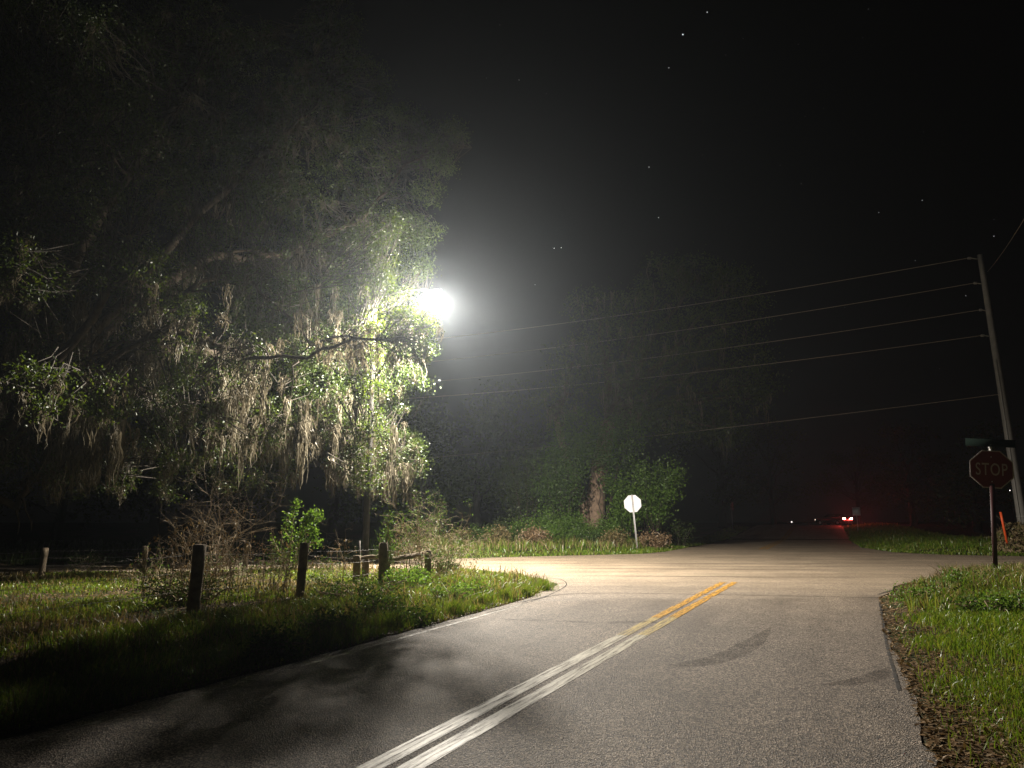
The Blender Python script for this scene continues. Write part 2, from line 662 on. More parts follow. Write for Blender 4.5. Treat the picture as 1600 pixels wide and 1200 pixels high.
def densify(poly, step, wob, keep=()):
    out = []
    n = len(poly)
    for i in range(n):
        a, b = np.array(poly[i]), np.array(poly[(i + 1) % n])
        L = np.linalg.norm(b - a)
        k = max(1, min(60, int(L / step)))
        nrm = np.array([-(b - a)[1], (b - a)[0]]) / (L + 1e-9)
        for j in range(k):
            p = a + (b - a) * j / k
            if i not in keep and j > 0:
                p = p + nrm * wob * (random.random() - 0.5)
            out.append(p)
    return out


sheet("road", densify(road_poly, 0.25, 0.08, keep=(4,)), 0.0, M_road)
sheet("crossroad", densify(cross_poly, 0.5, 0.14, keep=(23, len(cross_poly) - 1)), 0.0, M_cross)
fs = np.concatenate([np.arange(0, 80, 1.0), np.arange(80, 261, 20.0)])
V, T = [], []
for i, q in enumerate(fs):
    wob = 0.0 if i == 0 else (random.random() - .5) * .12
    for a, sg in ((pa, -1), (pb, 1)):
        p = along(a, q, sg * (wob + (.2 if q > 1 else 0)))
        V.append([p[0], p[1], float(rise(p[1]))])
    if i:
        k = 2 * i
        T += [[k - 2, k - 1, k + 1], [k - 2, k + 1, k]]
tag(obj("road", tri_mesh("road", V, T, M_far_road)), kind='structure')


def ribbon(name, pts, width, z, m, taper=False, kind='structure'):
    pts = np.asarray(pts, dtype=float)
    tan = np.gradient(pts, axis=0)
    tan /= np.linalg.norm(tan, axis=1)[:, None]
    nr = np.stack([tan[:, 1], -tan[:, 0]], 1)
    k = len(pts)
    wd = np.full(k, width) if np.isscalar(width) else np.asarray(width)
    if taper:
        wd = wd * np.clip(np.minimum(np.arange(k), np.arange(k)[::-1]) / (0.25 * k), 0.15, 1)
    a, b = pts - nr * wd[:, None] / 2, pts + nr * wd[:, None] / 2
    V = np.concatenate([np.c_[a, np.full(k, z)], np.c_[b, np.full(k, z)]])
    T = []
    for i in range(k - 1):
        T += [[i, k + i, k + i + 1], [i, k + i + 1, i + 1]]
    o = obj(name, tri_mesh(name, V, T, m))
    tag(o, kind=kind)
    return o


def line(p, q, n=40):
    p, q = np.array(p), np.array(q)
    return p + (q - p) * np.linspace(0, 1, n)[:, None]


# double centre line: pale near the camera, yellow towards the junction
e1 = G(1052, 947)
e2 = G(1128, 910)
s1, s2 = s_of(e1), s_of(e2)
for (q0, q1) in ((G(579, 1200), G(1130, 910)), (G(642, 1200), G(1148, 910))):
    q0, q1 = np.array(q0), np.array(q1)
    dq = (q1 - q0) / np.linalg.norm(q1 - q0)
    LL = np.linalg.norm(q1 - q0)
    ribbon("road_marking", line(q0 - dq * 9, q1 - dq * 6.0, 60), 0.165, 0.004, M_pale)
    ribbon("road_marking", line(q1 - dq * 9.6, q1 - dq * 5.5, 20), 0.16, 0.006, M_pale_yellow)
    ribbon("road_marking", line(q1 - dq * 7.6, q1, 30), 0.16, 0.008, M_yellow)
for off in (0.0, 0.30):
    a, b = G(1187, 858.5), G(1224, 842.0)
    o = ribbon("road_marking", line(along(a, 0, off), along(b, 30, off), 60), 0.15, 0.004, M_yellow)
    for v in o.data.vertices:
        v.co.z += float(rise(v.co.y))
ribbon("road_marking", [along(cl0, s, left_off) for s in np.linspace(-12, s_of(seam_l) - 0.2, 60)], 0.065, 0.004, M_white)


def pxcurve(pts, n=30):
    q = np.array([G(*p) for p in pts])
    t = np.linspace(0, len(q) - 1, n)
    i = np.clip(t.astype(int), 0, len(q) - 2)
    f = (t - i)[:, None]
    # catmull-rom
    p0, p1, p2, p3 = q[np.maximum(i - 1, 0)], q[i], q[i + 1], q[np.minimum(i + 2, len(q) - 1)]
    return 0.5 * (2 * p1 + (p2 - p0) * f + (2 * p0 - 5 * p1 + 4 * p2 - p3) * f ** 2 + (3 * p1 - p0 - 3 * p2 + p3) * f ** 3)


ribbon("tyre_mark", pxcurve([(1040, 1039), (1080, 1038), (1130, 1027), (1175, 1005), (1205, 980)]), 0.30, 0.004, M_skid, True)
ribbon("tyre_mark", pxcurve([(1285, 1071), (1330, 1066), (1365, 1058), (1390, 1043)]), 0.22, 0.004, M_skid, True)
ribbon("road_crack", pxcurve([(815, 941), (880, 929), (960, 927), (1100, 929), (1250, 932), (1372, 934)], 60), 0.05, 0.006, M_crack)
ribbon("road_crack", pxcurve([(760, 958), (820, 943), (862, 928), (885, 914), (874, 905), (840, 901)], 40), 0.028, 0.006, M_crack)
ribbon("road_crack", pxcurve([(1374, 940), (1380, 975), (1386, 1010), (1397, 1050), (1405, 1080)], 40), 0.035, 0.006, M_crack)
ribbon("road_crack", pxcurve([(1372, 929), (1400, 921), (1430, 915)], 20), 0.06, 0.006, M_crack)
for y0, wd in ((880, .25), (884, .18), (873, .2), (889, .2), (900, .22)):
    ribbon("tyre_mark", pxcurve([(760 + random.random() * 60, y0 + 1.5), (950, y0), (1200, y0 + random.random() * 2), (1420, y0 + 1)], 40),
           wd, 0.004 + 0.002 * (y0 % 3), worn("tyre_streak", (0.10, 0.08, 0.06), (0.42, 0.75), 0.8, .7, (0, (0.25, 3, 1))), True)
M_scuff = worn("road_scuff", (0.03, 0.027, 0.024), (0.42, 0.8), 2.5, .8)
ribbon("road_crack", pxcurve([(775, 967), (860, 970), (940, 973)], 20), 0.25, 0.004, M_scuff, True)
ribbon("road_crack", pxcurve([(930, 975), (990, 972), (1040, 973)], 20), 0.2, 0.004, M_scuff, True)


# ------------------------------------------------------------------ plants: raw geometry
def unit(a):
    return a / (np.linalg.norm(a, axis=1)[:, None] + 1e-9)


def rand_dirs(n, r=rng):
    return unit(r.normal(size=(n, 3)))


def leaf_arrays(pos, size, up_bias=0.6, aspect=0.5, r=rng, droop=0.0, lie=0.0):
    n = len(pos)
    d = r.normal(size=(n, 3))
    d[:, 2] = d[:, 2] * (1 - lie) - droop
    d = unit(d)
    nn = r.normal(size=(n, 3))
    nn[:, 2] += up_bias
    nn = unit(nn - d * np.sum(nn * d, 1)[:, None])
    sd = np.cross(d, nn)
    L = (size * r.uniform(0.65, 1.35, n))[:, None]
    wd = L * aspect * 0.5
    fold = L * 0.08
    v0 = pos
    v1 = pos + d * L * 0.5 + sd * wd + nn * fold
    v2 = pos + d * L
    v3 = pos + d * L * 0.5 - sd * wd + nn * fold
    V = np.stack([v0, v1, v2, v3], 1).reshape(-1, 3)
    b = np.arange(n) * 4
    T = np.concatenate([np.stack([b, b + 1, b + 2], 1), np.stack([b, b + 2, b + 3], 1)])
    return V, T


def blade_arrays(pos, h, wd, lean=0.45, r=rng, curl=0.5):
    n = len(pos)
    az = r.uniform(0, 2 * math.pi, n)
    ld = np.stack([np.cos(az), np.sin(az), np.zeros(n)], 1)
    fa = az + math.pi / 2 + r.normal(0, 0.6, n)
    sd = np.stack([np.cos(fa), np.sin(fa), np.zeros(n)], 1) * (wd[:, None] * 0.5)
    le = (np.abs(r.normal(0, lean, n)) * h)[:, None]
    hz = h[:, None] * np.array([0, 0, 1.0])
    m = pos + hz * 0.55 + ld * le * 0.35
    t = pos + hz * (1 - 0.25 * curl) + ld * le * 1.1
    V = np.stack([pos - sd, pos + sd, m + sd * 0.75, m - sd * 0.75, t], 1).reshape(-1, 3)
    b = np.arange(n) * 5
    T = np.concatenate([np.stack([b, b + 1, b + 2], 1), np.stack([b, b + 2, b + 3], 1), np.stack([b + 3, b + 2, b + 4], 1)])
    return V, T


def joinVT(parts):
    Vs, Ts, n = [], [], 0
    for V, T in parts:
        Vs.append(V)
        Ts.append(T + n)
        n += len(V)
    return np.concatenate(Vs), np.concatenate(Ts)


def moss_arrays(tops, lengths, ribs=12, spread=0.09, width=0.02, segs=7, r=rng):
    """bundles of hanging strands: every strand a wavy tapering ribbon"""
    nb = len(tops)
    n = nb * ribs
    base = np.repeat(tops, ribs, 0) + r.normal(0, 1, (n, 3)) * np.array([spread, spread, spread * 0.8])
    L = np.repeat(lengths, ribs) * r.uniform(0.12, 1.0, n)
    az = r.uniform(0, math.pi, n)
    sd = np.stack([np.cos(az), np.sin(az), np.zeros(n)], 1)
    conv = np.repeat(tops, ribs, 0)
    ph = r.uniform(0, 6.28, n)
    am = r.uniform(0.01, 0.09, n)
    fr = r.uniform(2.5, 9.0, n)
    rows = []
    for k in range(segs + 1):
        f = k / segs
        c = base.copy()
        c[:, :2] = base[:, :2] * (1 - 0.45 * f) + conv[:, :2] * 0.45 * f
        c[:, 0] += am * (np.sin(ph + f * fr) - np.sin(ph)) + 0.02 * r.normal(size=n) * f
        c[:, 1] += am * (np.cos(ph * 1.7 + f * fr) - np.cos(ph * 1.7))
        c[:, 2] -= L * f
        wk = width * r.uniform(0.5, 1.4, n) * (1 - 0.75 * f ** 2)
        rows.append(c - sd * wk[:, None] / 2)
        rows.append(c + sd * wk[:, None] / 2)
    V = np.stack(rows, 1).reshape(-1, 3)
    m = 2 * (segs + 1)
    b = np.arange(n) * m
    T = []
    for k in range(segs):
        q = b + 2 * k
        T.append(np.stack([q, q + 1, q + 3], 1))
        T.append(np.stack([q, q + 3, q + 2], 1))
    return V, np.concatenate(T)


def bez(a, b, sag, n=9, wob=0.1):
    a, b = np.array(a, float), np.array(b, float)
    t = np.linspace(0, 1, n)[:, None]
    m = (a + b) / 2 + np.array([0, 0, sag])
    p = (1 - t) ** 2 * a + 2 * t * (1 - t) * m + t * t * b
    p[1:-1] += rng.normal(0, wob, (n - 2, 3))
    return p


def grow_crown(lobes, clusters, leaves, size, spread, limb_pts, mb_twig, twig_r=0.012, shell=0.5):
    """leaf clusters in ellipsoid lobes, each carried by a twig from the nearest limb point"""
    pos, tips = [], []
    limb_pts = np.asarray(limb_pts)
    for (c, rad, wgt) in lobes:
        c = np.array(c)
        rad = np.array(rad if hasattr(rad, '__len__') else (rad,) * 3)
        k = max(2, int(clusters * wgt))
        d = rand_dirs(k)
        rr = rng.uniform(shell, 1.0, k) ** 0.6
        cc = c + d * rad * rr[:, None]
        for q in cc:
            tips.append(q)
            dd = np.sum((limb_pts - q) ** 2, 1)
            root = limb_pts[random.choice(np.argsort(dd)[:14])]
            rl = np.linalg.norm(root - q)
            root = q + (root - q) * min(1.0, 1.5 / (rl + 1e-6))
            if mb_twig is not None:
                midp = root * 0.4 + q * 0.6 + rng.normal(0, 0.12, 3)
                mb_twig.tube([root, midp, q], [twig_r * 1.5, twig_r * 1.0, twig_r * 0.4], 4, cap=False)
            m = int(leaves * rng.uniform(0.5, 1.5))
            ax = unit(rng.normal(size=(1, 3)))[0]
            off = rng.normal(0, 1, (m, 3)) * spread
            off += ax * rng.uniform(-1, 1, (m, 1)) * spread * 1.3
            off[:, 2] *= 0.75
            pos.append(q + off)
    pos = np.concatenate(pos)
    return leaf_arrays(pos, np.full(len(pos), size)), np.array(tips)


def mesh_child(name, VT, mat, parent):
    V = VT[0] - np.array(parent.location)
    return obj(name, tri_mesh(name, V, VT[1], mat), parent)


def mb_child(name, mb, mat, parent, smooth=True):
    mb.V = [v - np.array(parent.location) for v in mb.V]
    return mb.build(name, mat, parent, smooth=smooth)


# ------------------------------------------------------------------ the street lamp at the corner
lamp_pt = P(680, 468, 24.0)
lamp_pole_xy = P(570, 890, 24.2)[:2]
pole_z = h1(*lamp_pole_xy)
sl = thing("street_lamp", "glaring street lamp on a dark pole at the tree's right edge", "street lamp",
           (lamp_pole_xy[0], lamp_pole_xy[1], pole_z))
ptop = np.array([lamp_pole_xy[0], lamp_pole_xy[1], lamp_pt[2] + 0.3])
m = MB()
m.tube([[*lamp_pole_xy, pole_z - 0.2], [*lamp_pole_xy, 4.0], ptop], [0.11, 0.095, 0.075], 12)
mb_child("pole", m, M_darkpole, sl)
m = MB()
arm_end = lamp_pt + np.array([-0.24, -0.05, 0.33])
m.tube(bez(ptop - np.array([0, 0, .3]), arm_end, 0.35, 9, 0), 0.03, 8)
mb_child("arm", m, M_darkpole, sl)
m = MB()
adir = (lamp_pt - ptop)[:2]
ang = math.atan2(adir[1], adir[0])
R2 = np.array([[math.cos(ang), -math.sin(ang), 0], [math.sin(ang), math.cos(ang), 0], [0, 0, 1]])
prof = [(-0.26, 0.03, 0.04), (-0.15, 0.07, 0.07), (0.0, 0.11, 0.10), (0.12, 0.10, 0.09), (0.2, 0.04, 0.05)]
V, T = [], []
for k, (x, wy, hz) in enumerate(prof):
    for a in range(10):
        th = math.pi * a / 9
        V.append(R2 @ np.array([x, wy * math.cos(th), hz * math.sin(th)]) + lamp_pt + np.array([0, 0, 0.30]))
for k in range(len(prof) - 1):
    for a in range(9):
        p = k * 10 + a
        T += [[p, p + 1, p + 11], [p, p + 11, p + 10]]
m.add(V, T)
head = mb_child("housing", m, M_housing, sl)
m = MB()
for k in range(3):                                 # shallow reflector bowl glowing round the bulb
    pass
V, T = [], []
for i in range(5):
    f = i / 4
    for j in range(20):
        th = 2 * math.pi * j / 20
        V.append(lamp_pt + np.array([0.05 * math.cos(th) + .09 * f * math.cos(th), 0.05 * math.sin(th) + 0.09 * f * math.sin(th), 0.29 - 0.05 * f]))
for i in range(4):
    for j in range(20):
        p, q = i * 20 + j, i * 20 + (j + 1) % 20
        T += [[p, q, q + 20], [p, q + 20, p + 20]]
m.add(V, T)
mb_child("lens", m, M_lens, head)
head.children[0].location = (0, 0, 0)
ld = bpy.data.lights.new("lamp_bulb", 'POINT')
ld.energy = LAMP_POWER
ld.color = LAMP_COLOR
ld.shadow_soft_size = 0.10
# the luminaire's own distribution: full beam downwards, fading towards and above the horizontal
ld.use_nodes = True
ln = ld.node_tree
ln.nodes.clear()
l_tc = ln.nodes.new("ShaderNodeTexCoord")
l_sx = ln.nodes.new("ShaderNodeSeparateXYZ")
l_mr = ln.nodes.new("ShaderNodeMapRange")
l_mr.interpolation_type = 'SMOOTHSTEP'
l_mr.inputs[1].default_value = -0.42
l_mr.inputs[2].default_value = -0.0
l_mr.inputs[3].default_value = 1.0
l_mr.inputs[4].default_value = LAMP_UP
l_em = ln.nodes.new("ShaderNodeEmission")
l_out = ln.nodes.new("ShaderNodeOutputLight")
ln.links.new(l_tc.outputs['Normal'], l_sx.inputs[0])
ln.links.new(l_sx.outputs[2], l_mr.inputs[0])
ln.links.new(l_mr.outputs[0], l_em.inputs[1])
ln.links.new(l_em.outputs[0], l_out.inputs[0])
lo = bpy.data.objects.new("lamp_bulb", ld)
link(lo, sl)
lo.location = lamp_pt - np.array(sl.location)

def surf(px):
    """forward distance of the crown's open face: it bends round the clearing the lamp lights"""
    return float(np.interp(px, [-50, 0, 150, 300, 450, 560, 650, 720], [16.5, 17.2, 20.0, 22.8, 25.0, 26.0, 26.4, 24.5]))


# ------------------------------------------------------------------ live oak with hanging moss
bx, by = P(-85, 930, 17.5)[:2]
oak = thing("oak_tree", "huge live oak draped in grey moss filling the left half", "tree", (bx, by, h1(bx, by)))
base = np.array([bx, by, h1(bx, by)])
m = MB()
fork = base + np.array([0.15, 0.1, 2.4])
m.tube([base - [0, 0, .3], base + [0.02, 0, .5], base + [0.05, 0.05, 1.4], fork], [0.95, 0.62, 0.5, 0.52], 16, jitter=0.12)
mb_child("trunk", m, M_bark, oak)
limb_specs = [
    # target (px, py, Y), sag, base radius
    ((25, 795, 15.2), 0.0, 0.16, [(60, 740, 15.5), (160, 715, 16.2)]),
    ((180, 300, 16.5), 1.0, 0.26, [(260, 180, 18.0), (330, 90, 19.0), (420, 60, 20.0)]),
    ((250, 545, 16.0), 1.2, 0.28, [(380, 560, 18.0), (500, 545, 19.8), (600, 520, 20.6), (650, 540, 20.8)]),
    ((120, 560, 15.0), 0.6, 0.22, [(260, 640, 16.5), (400, 640, 20.5), (480, 665, 24.0), (560, 690, 25.0), (620, 730, 25.3)]),
    ((330, 400, 17.0), 1.5, 0.26, [(450, 400, 19.0), (560, 350, 21.0), (630, 260, 21.6), (700, 215, 21.6)]),
    ((60, 420, 14.5), 1.0, 0.22, [(40, 300, 14.5), (90, 180, 15.5)]),
    ((400, 250, 18.0), 1.0, 0.22, [(480, 180, 20.0), (530, 90, 20.5)]),
    ((205, 430, -17.6), 1.0, 0.15, [(262, 490, -18.6), (350, 420, -20.0), (425, 470, -21.4), (485, 540, -22.0), (575, 520, -22.6)]),
    ((262, 510, -18.4), 0.8, 0.10, [(385, 560, -20.2), (480, 560, -19.6), (600, 530, -18.8), (650, 520, -19.4)]),
]
limb_pts = [fork]
for tgt, sag, r0, chain in limb_specs:
    pts = list(bez(fork, P(tgt[0], tgt[1], surf(tgt[0]) + .3 if tgt[2] > 0 else -tgt[2]), sag, 8, 0.08))
    for q in chain:
        pts += list(bez(pts[-1], P(q[0], q[1], surf(q[0]) + .5 if q[2] > 0 else -q[2]), random.uniform(-.2, .35), 6, 0.07))[1:]
    pts = np.array(pts)
    rads = 0.03 + (r0 * 0.85 - 0.03) * (1 - np.linspace(0, 1, len(pts))) ** 1.25
    m = MB()
    m.tube(pts, rads, 9, jitter=0.15)
    mb_child("limb", m, M_bark, oak)
    for i in range(len(pts) - 1):
        for f in (0, .5):
            limb_pts.append(pts[i] * (1 - f) + pts[i + 1] * f)
    # side branches
    for i in range(6, len(pts), 2):
        q = pts[i] + rng.normal(0, 1, 3) * np.array([1.0, 0.9, 0.8])
        sub = bez(pts[i], q, 0.2, 6, 0.06)
        m = MB()
        m.tube(sub, np.linspace(max(.02, rads[i] * .5), 0.012, 6), 6, cap=False)
        mb_child("side_branch", m, M_bark, oak)
        limb_pts += list(sub[2:])
L = []


def lobe(px, py, Y, r, wgt=1.0, flat=0.85):
    L.append((P(px, py, Y), (r, r, r * flat), wgt * r * r / 2.2))


def body(px, py, Y, r, wgt=1.0):
    yy = surf(px) + 0.6 * r + random.uniform(-.5, .6)
    r = r * (1.0 if px > 560 else 1.12)
    lobe(px, py, yy, r, wgt)


# lit right edge near the lamp
for a in [(645, 545, 21.4, .6), (605, 560, 27.0, 1.1), (600, 605, 27.0, .95), (640, 590, 26.4, .55), (560, 610, 23.3, 1.2),
          (575, 655, 26.2, .95), (625, 700, 25.2, .85), (600, 740, 25.0, .95), (560, 715, 23.4, 1.1), (642, 735, 25.4, .45),
          (520, 650, 23.6, 1.3), (490, 590, 24.5, 1.5), (540, 550, 26.6, 1.5), (560, 505, 22.8, 1.1), (470, 520, 24.0, 1.5),
          (430, 470, 22.0, 1.4), (520, 470, 22.8, 1.0), (600, 490, 26.4, .9), (650, 490, 26.6, .5), (672, 545, 26, .22), (668, 600, 26, .2), (655, 698, 26, .22), (660, 722, 26, .2), (640, 772, 26, .28), (628, 640, 26, .25), (570, 680, 22.9, .8), (440, 560, 24.4, 1.3)]:
    body(*a, wgt=4.2)
for a in [(640, 528, 18.0, .4), (655, 548, 18.8, .3), (628, 505, 19.2, .5), (658, 512, 20.2, .35), (668, 500, 21.2, .3), (664, 498, 22.4, .18), (664, 487, 22.6, .16), (612, 512, 18.6, .6),
          (606, 556, 18.6, .45)]:
    lobe(*a, wgt=1.5 if a[3] > .3 else 6.0)
for a in [(597, 420, 22.4, .6), (570, 372, 22.0, .8), (606, 350, 22.6, .6), (556, 432, 22.0, .6), (588, 428, 23.5, .55), (560, 385, 23.6, .7), (606, 378, 23.8, .5), (612, 466, 23.2, .3), (640, 456, 23.3, .22)]:
    lobe(*a, wgt=3.0)
# leaves in front of the lamp's pole
for a in [(576, 470, 23.0, .5), (572, 515, 22.9, .55), (578, 565, 22.8, .55), (571, 615, 22.8, .55), (576, 665, 22.9, .5), (570, 712, 22.9, .5), (575, 752, 22.9, .42)]:
    lobe(*a, wgt=3.6)
# nearer boughs that stand dark before the lit face and shade the far left
for a in [(425, 480, 21.6, 1.1), (385, 555, 20.6, .9), (485, 548, 22.2, .7), (350, 400, 20.2, 1.2), (262, 500, 18.6, 1.1), (300, 610, 19.4, .8), (205, 420, 17.6, 1.1),
          (120, 330, 16.6, 1.1), (240, 300, 18.2, 1.2), (150, 620, 17.4, .8), (40, 420, 15.2, .9), (60, 610, 15.4, .8), (320, 250, 19.5, 1.1), (420, 330, 21, 1.0), (180, 180, 17, 1.2), (410, 690, 21.6, .55), (250, 720, 19, .5)]:
    lobe(*a, wgt=1.7)
# upper right
for a in [(700, 212, 22.6, .6), (715, 205, 22.8, .35), (690, 235, 22.6, .4), (660, 235, 22.6, .9), (610, 215, 21.6, 1.3), (560, 250, 21.6, 1.5), (590, 330, 21.8, 1.4), (640, 380, 22.2, .9),
          (540, 400, 21.4, 1.4), (620, 440, 22.2, .9), (560, 130, 21.2, 1.2), (510, 80, 20.8, 1.4), (480, 190, 20.2, 1.7),
          (450, 320, 19.6, 1.7), (480, 410, 20.2, 1.3), (390, 250, 18.6, 1.8), (400, 120, 19.6, 1.9), (520, 30, 20.8, 1.0), (640, 190, 22, .7), (690, 260, 22, .5), (670, 300, 22, .6), (660, 360, 22, .7), (655, 420, 22, .5)]:
    body(*a, wgt=4.0 if a[3] < 1.0 else 2.0)
# dark left body
for a in [(330, 330, 17.0, 1.5), (300, 180, 18.0, 1.8), (300, 60, 19, 1.8), (190, 240, 16.8, 1.7), (180, 100, 17.5, 1.8), (70, 200, 15.5, 1.7),
          (60, 60, 16.5, 1.8), (60, 330, 14.6, 1.4), (20, 450, 14.2, 1.2), (140, 420, 15, 1.2), (240, 440, 16, 1.3), (330, 470, 20.5, 1.5),
          (390, 560, 22.8, 1.5), (330, 600, 22.5, 1.5), (250, 570, 16.2, 1.1), (150, 560, 15.2, 1.0), (60, 560, 14.6, 1.1), (30, 640, 14.6, 1.0),
          (120, 650, 15.6, 1.0), (220, 660, 16.6, 1.0), (310, 680, 22.6, 1.2), (400, 670, 25.0, 1.2), (460, 630, 25.4, 1.2), (370, 740, 24.0, .8),
          (180, 740, 16.4, .6), (100, 740, 15.8, .7), (270, 750, 17.5, .6), (430, 720, 25.0, .9), (30, 720, 15.2, .8)]:
    body(*a, wgt=2.0)
tw = MB()
VT, tips = grow_crown(L, 42, 46, 0.085, 0.155, limb_pts, tw)
mesh_child("crown", VT, M_oak, oak)
mb_child("twigs", tw, M_twig_dark, oak)
# moss: from limbs and branch tips
lp = np.array(limb_pts)
sel = lp[(rng.random(len(lp)) < 0.8) & (lp[:, 2] > 2.6) & ((lp[:, 0] / lp[:, 1] < -0.2) | (lp[:, 2] < 9))]
sel = sel[rng.random(len(sel)) < 0.6]
t1 = sel + rng.normal(0, 0.22, (len(sel), 3))
low = tips[(tips[:, 2] < 5.0)]
t2 = low[rng.random(len(low)) < 0.35]
hi = tips[(tips[:, 2] >= 5.0)]
t3 = hi[(rng.random(len(hi)) < 0.13) & ((hi[:, 0] / hi[:, 1] < -0.22) | (hi[:, 2] < 9))]
curt = []
for (x0, x1, y, Y) in [(500, 640, 700, 25.0), (400, 500, 665, 24.0), (480, 560, 640, 25.0), (470, 530, 480, 19.6), (300, 400, 650, 18), (60, 200, 690, 15.8),
                       (10, 60, 560, 14.2), (80, 160, 500, 15.0), (200, 260, 540, 16), (10, 60, 430, 14.2), (330, 420, 570, 18.0)]:
    for k in range(int((x1 - x0) / 2.6)):
        curt.append(P(random.uniform(x0, x1), y + random.uniform(-45, 40), surf(x0) + random.uniform(-.5, 1.2)))
t4 = np.array(curt)
tops = np.concatenate([t1, t2, t3, t4])
lens = np.concatenate([rng.uniform(.25, 1.0, len(t1)), rng.uniform(.25, .9, len(t2)), rng.uniform(.2, .7, len(t3)), rng.uniform(.6, 1.7, len(t4))])
lens = np.minimum(lens, np.maximum(0.1, tops[:, 2] - 1.95))
mesh_child("hanging_moss", moss_arrays(tops, lens, 16, 0.065, 0.030), M_moss, oak)


# ------------------------------------------------------------------ generic trees and shrubs
def broad_tree(name, label, x, y, height, crown_r, crown_base, trunk_r, n_lobes, clusters, leaves, size, spread,
               mat, moss=0, group=None, lean=0.0, bark=None):
    z = h1(x, y)
    t = thing(name, label, "tree", (x, y, z), group=group)
    b = np.array([x, y, z])
    m = MB()
    top = b + np.array([lean, 0, height * 0.6])
    m.tube(bez(b - [0, 0, .2], top, 0, 8, 0.08), np.linspace(trunk_r * 1.25, trunk_r * 0.35, 8), 10, jitter=0.15)
    mb_child("trunk", m, bark or M_bark, t)
    pts, lobes = [b + np.array([lean * f, 0, height * 0.6 * f]) for f in (0.4, .6, .8, 1)], []
    m = MB()
    for k in range(n_lobes):
        a = 2 * math.pi * (k + random.random()) / n_lobes * 2.4
        f = random.random()
        zz = crown_base + (height - crown_base) * (0.08 + 0.84 * f)
        prof = math.sin(math.pi * (0.18 + 0.72 * f)) ** 0.7
        rr = crown_r * prof * random.uniform(0.35, 0.85)
        c = b + np.array([lean * f + rr * math.cos(a), rr * math.sin(a), zz])
        s = b + np.array([lean * .5, 0, max(crown_base * .6, min(height * .55, zz * 0.6))])
        br = bez(s, c, 0.3, 7, 0.12)
        m = MB()
        m.tube(br, np.linspace(trunk_r * 0.35, 0.03, 7), 6, cap=False)
        mb_child("limb", m, bark or M_bark, t)
        pts += list(br[2:])
        lr = crown_r * random.uniform(0.22, 0.4)
        lobes.append((c, (lr, lr, lr * 0.7), 1.0))
    VT, tips = grow_crown(lobes, clusters, leaves, size, spread, pts, None)
    mesh_child("crown", VT, mat, t)
    if moss:
        tp = tips[rng.random(len(tips)) < moss]
        mesh_child("hanging_moss", moss_arrays(tp, rng.uniform(.5, 2.2, len(tp)), 9, 0.16, 0.04), M_moss, t)
    return t


def shrub(name, label, x, y, height, radius, n_stems, n_leaves, size, mat, stem_mat=None, cat="shrub", group=None, arch=0.5, spread=0.16, droop=0.2):
    z = h1(x, y)
    t = thing(name, label, cat, (x, y, z), group=group)
    m, pos = MB(), []
    for k in range(n_stems):
        a = random.uniform(0, 6.283)
        rr = radius * math.sqrt(random.random())
        p0 = np.array([x + rr * .25 * math.cos(a), y + rr * .25 * math.sin(a), z - 0.05])
        p2 = np.array([x + rr * math.cos(a), y + rr * math.sin(a), z + height * random.uniform(.55, 1.0) * (1 - .35 * (rr / radius) ** 2)])
        p = bez(p0, p2, height * arch * .5, 7, 0.04)
        m.tube(p, np.linspace(0.018, 0.005, 7), 4, cap=False)
        kk = n_leaves // n_stems
        f = rng.uniform(0.2, 1.05, kk)
        i = np.clip((f * 6).astype(int), 0, 5)
        g = (f * 6 - i)[:, None]
        pos.append(p[i] * (1 - g) + p[i + 1] * g + rng.normal(0, spread, (kk, 3)))
    mb_child("stems", m, stem_mat or M_bark, t)
    if n_leaves:
        pos = np.concatenate(pos)
        pos[:, 2] = np.maximum(pos[:, 2], z + 0.05)
        mesh_child("foliage", leaf_arrays(pos, np.full(len(pos), size), droop=droop), mat, t)
    return t


# second oak beyond the crossroad, with its vine-covered trunk
b2 = P(927, 850, 47.0)[:2]
oak2 = thing("oak_tree", "tall dim moss-hung oak behind the blank white sign back", "tree", (b2[0], b2[1], h1(*b2)))
bb = np.array([b2[0], b2[1], h1(*b2)])
m = MB()
m.tube([bb - [0, 0, .3], bb + [0, 0, 1.0], P(930, 790, 47), P(938, 730, 47), P(950, 660, 47.2)], [1.0, 0.72, 0.62, 0.55, 0.5], 16, jitter=0.22)
m.tube([bb + [-.5, -.1, .4], P(912, 800, 46.6), P(902, 765, 46.4), P(885, 720, 46.4), P(868, 650, 46.6)], [0.5, 0.42, 0.36, 0.3, 0.2], 12, jitter=0.2)
mb_child("trunk", m, M_bark_red, oak2)
lp2, m = [], MB()
st = P(950, 660, 47.2)
L2 = []
for (px, py, Y, r) in [(1040, 440, 47, 2.2), (1090, 430, 48, 2.0), (1140, 450, 48, 1.9), (1000, 490, 46, 2.2), (1170, 490, 48, 1.7), (1090, 520, 46, 2.4), (1160, 560, 47, 2.1),
                       (1190, 600, 47, 1.4), (1175, 625, 46.5, 1.3), (950, 540, 46, 2.2), (1030, 570, 45.5, 2.3), (1110, 620, 46, 2.0), (970, 620, 45.5, 2.0), (900, 560, 47, 2.1),
                       (890, 620, 46, 1.9), (1060, 660, 45.5, 1.8), (1130, 670, 46, 1.5), (930, 480, 48, 1.9), (1020, 640, 45.2, 1.7), (860, 640, 46.5, 1.5)]:
    c = P(px, py, Y)
    br = bez(st if px > 900 else P(868, 650, 46.6), c, 0.8, 8, 0.2)
    m = MB()
    m.tube(br, np.linspace(0.26, 0.04, 8), 7, cap=False)
    mb_child("limb", m, M_bark, oak2)
    lp2 += list(br[1:])
    L2.append((c, (r, r, r * .75), r * r / 4.0))
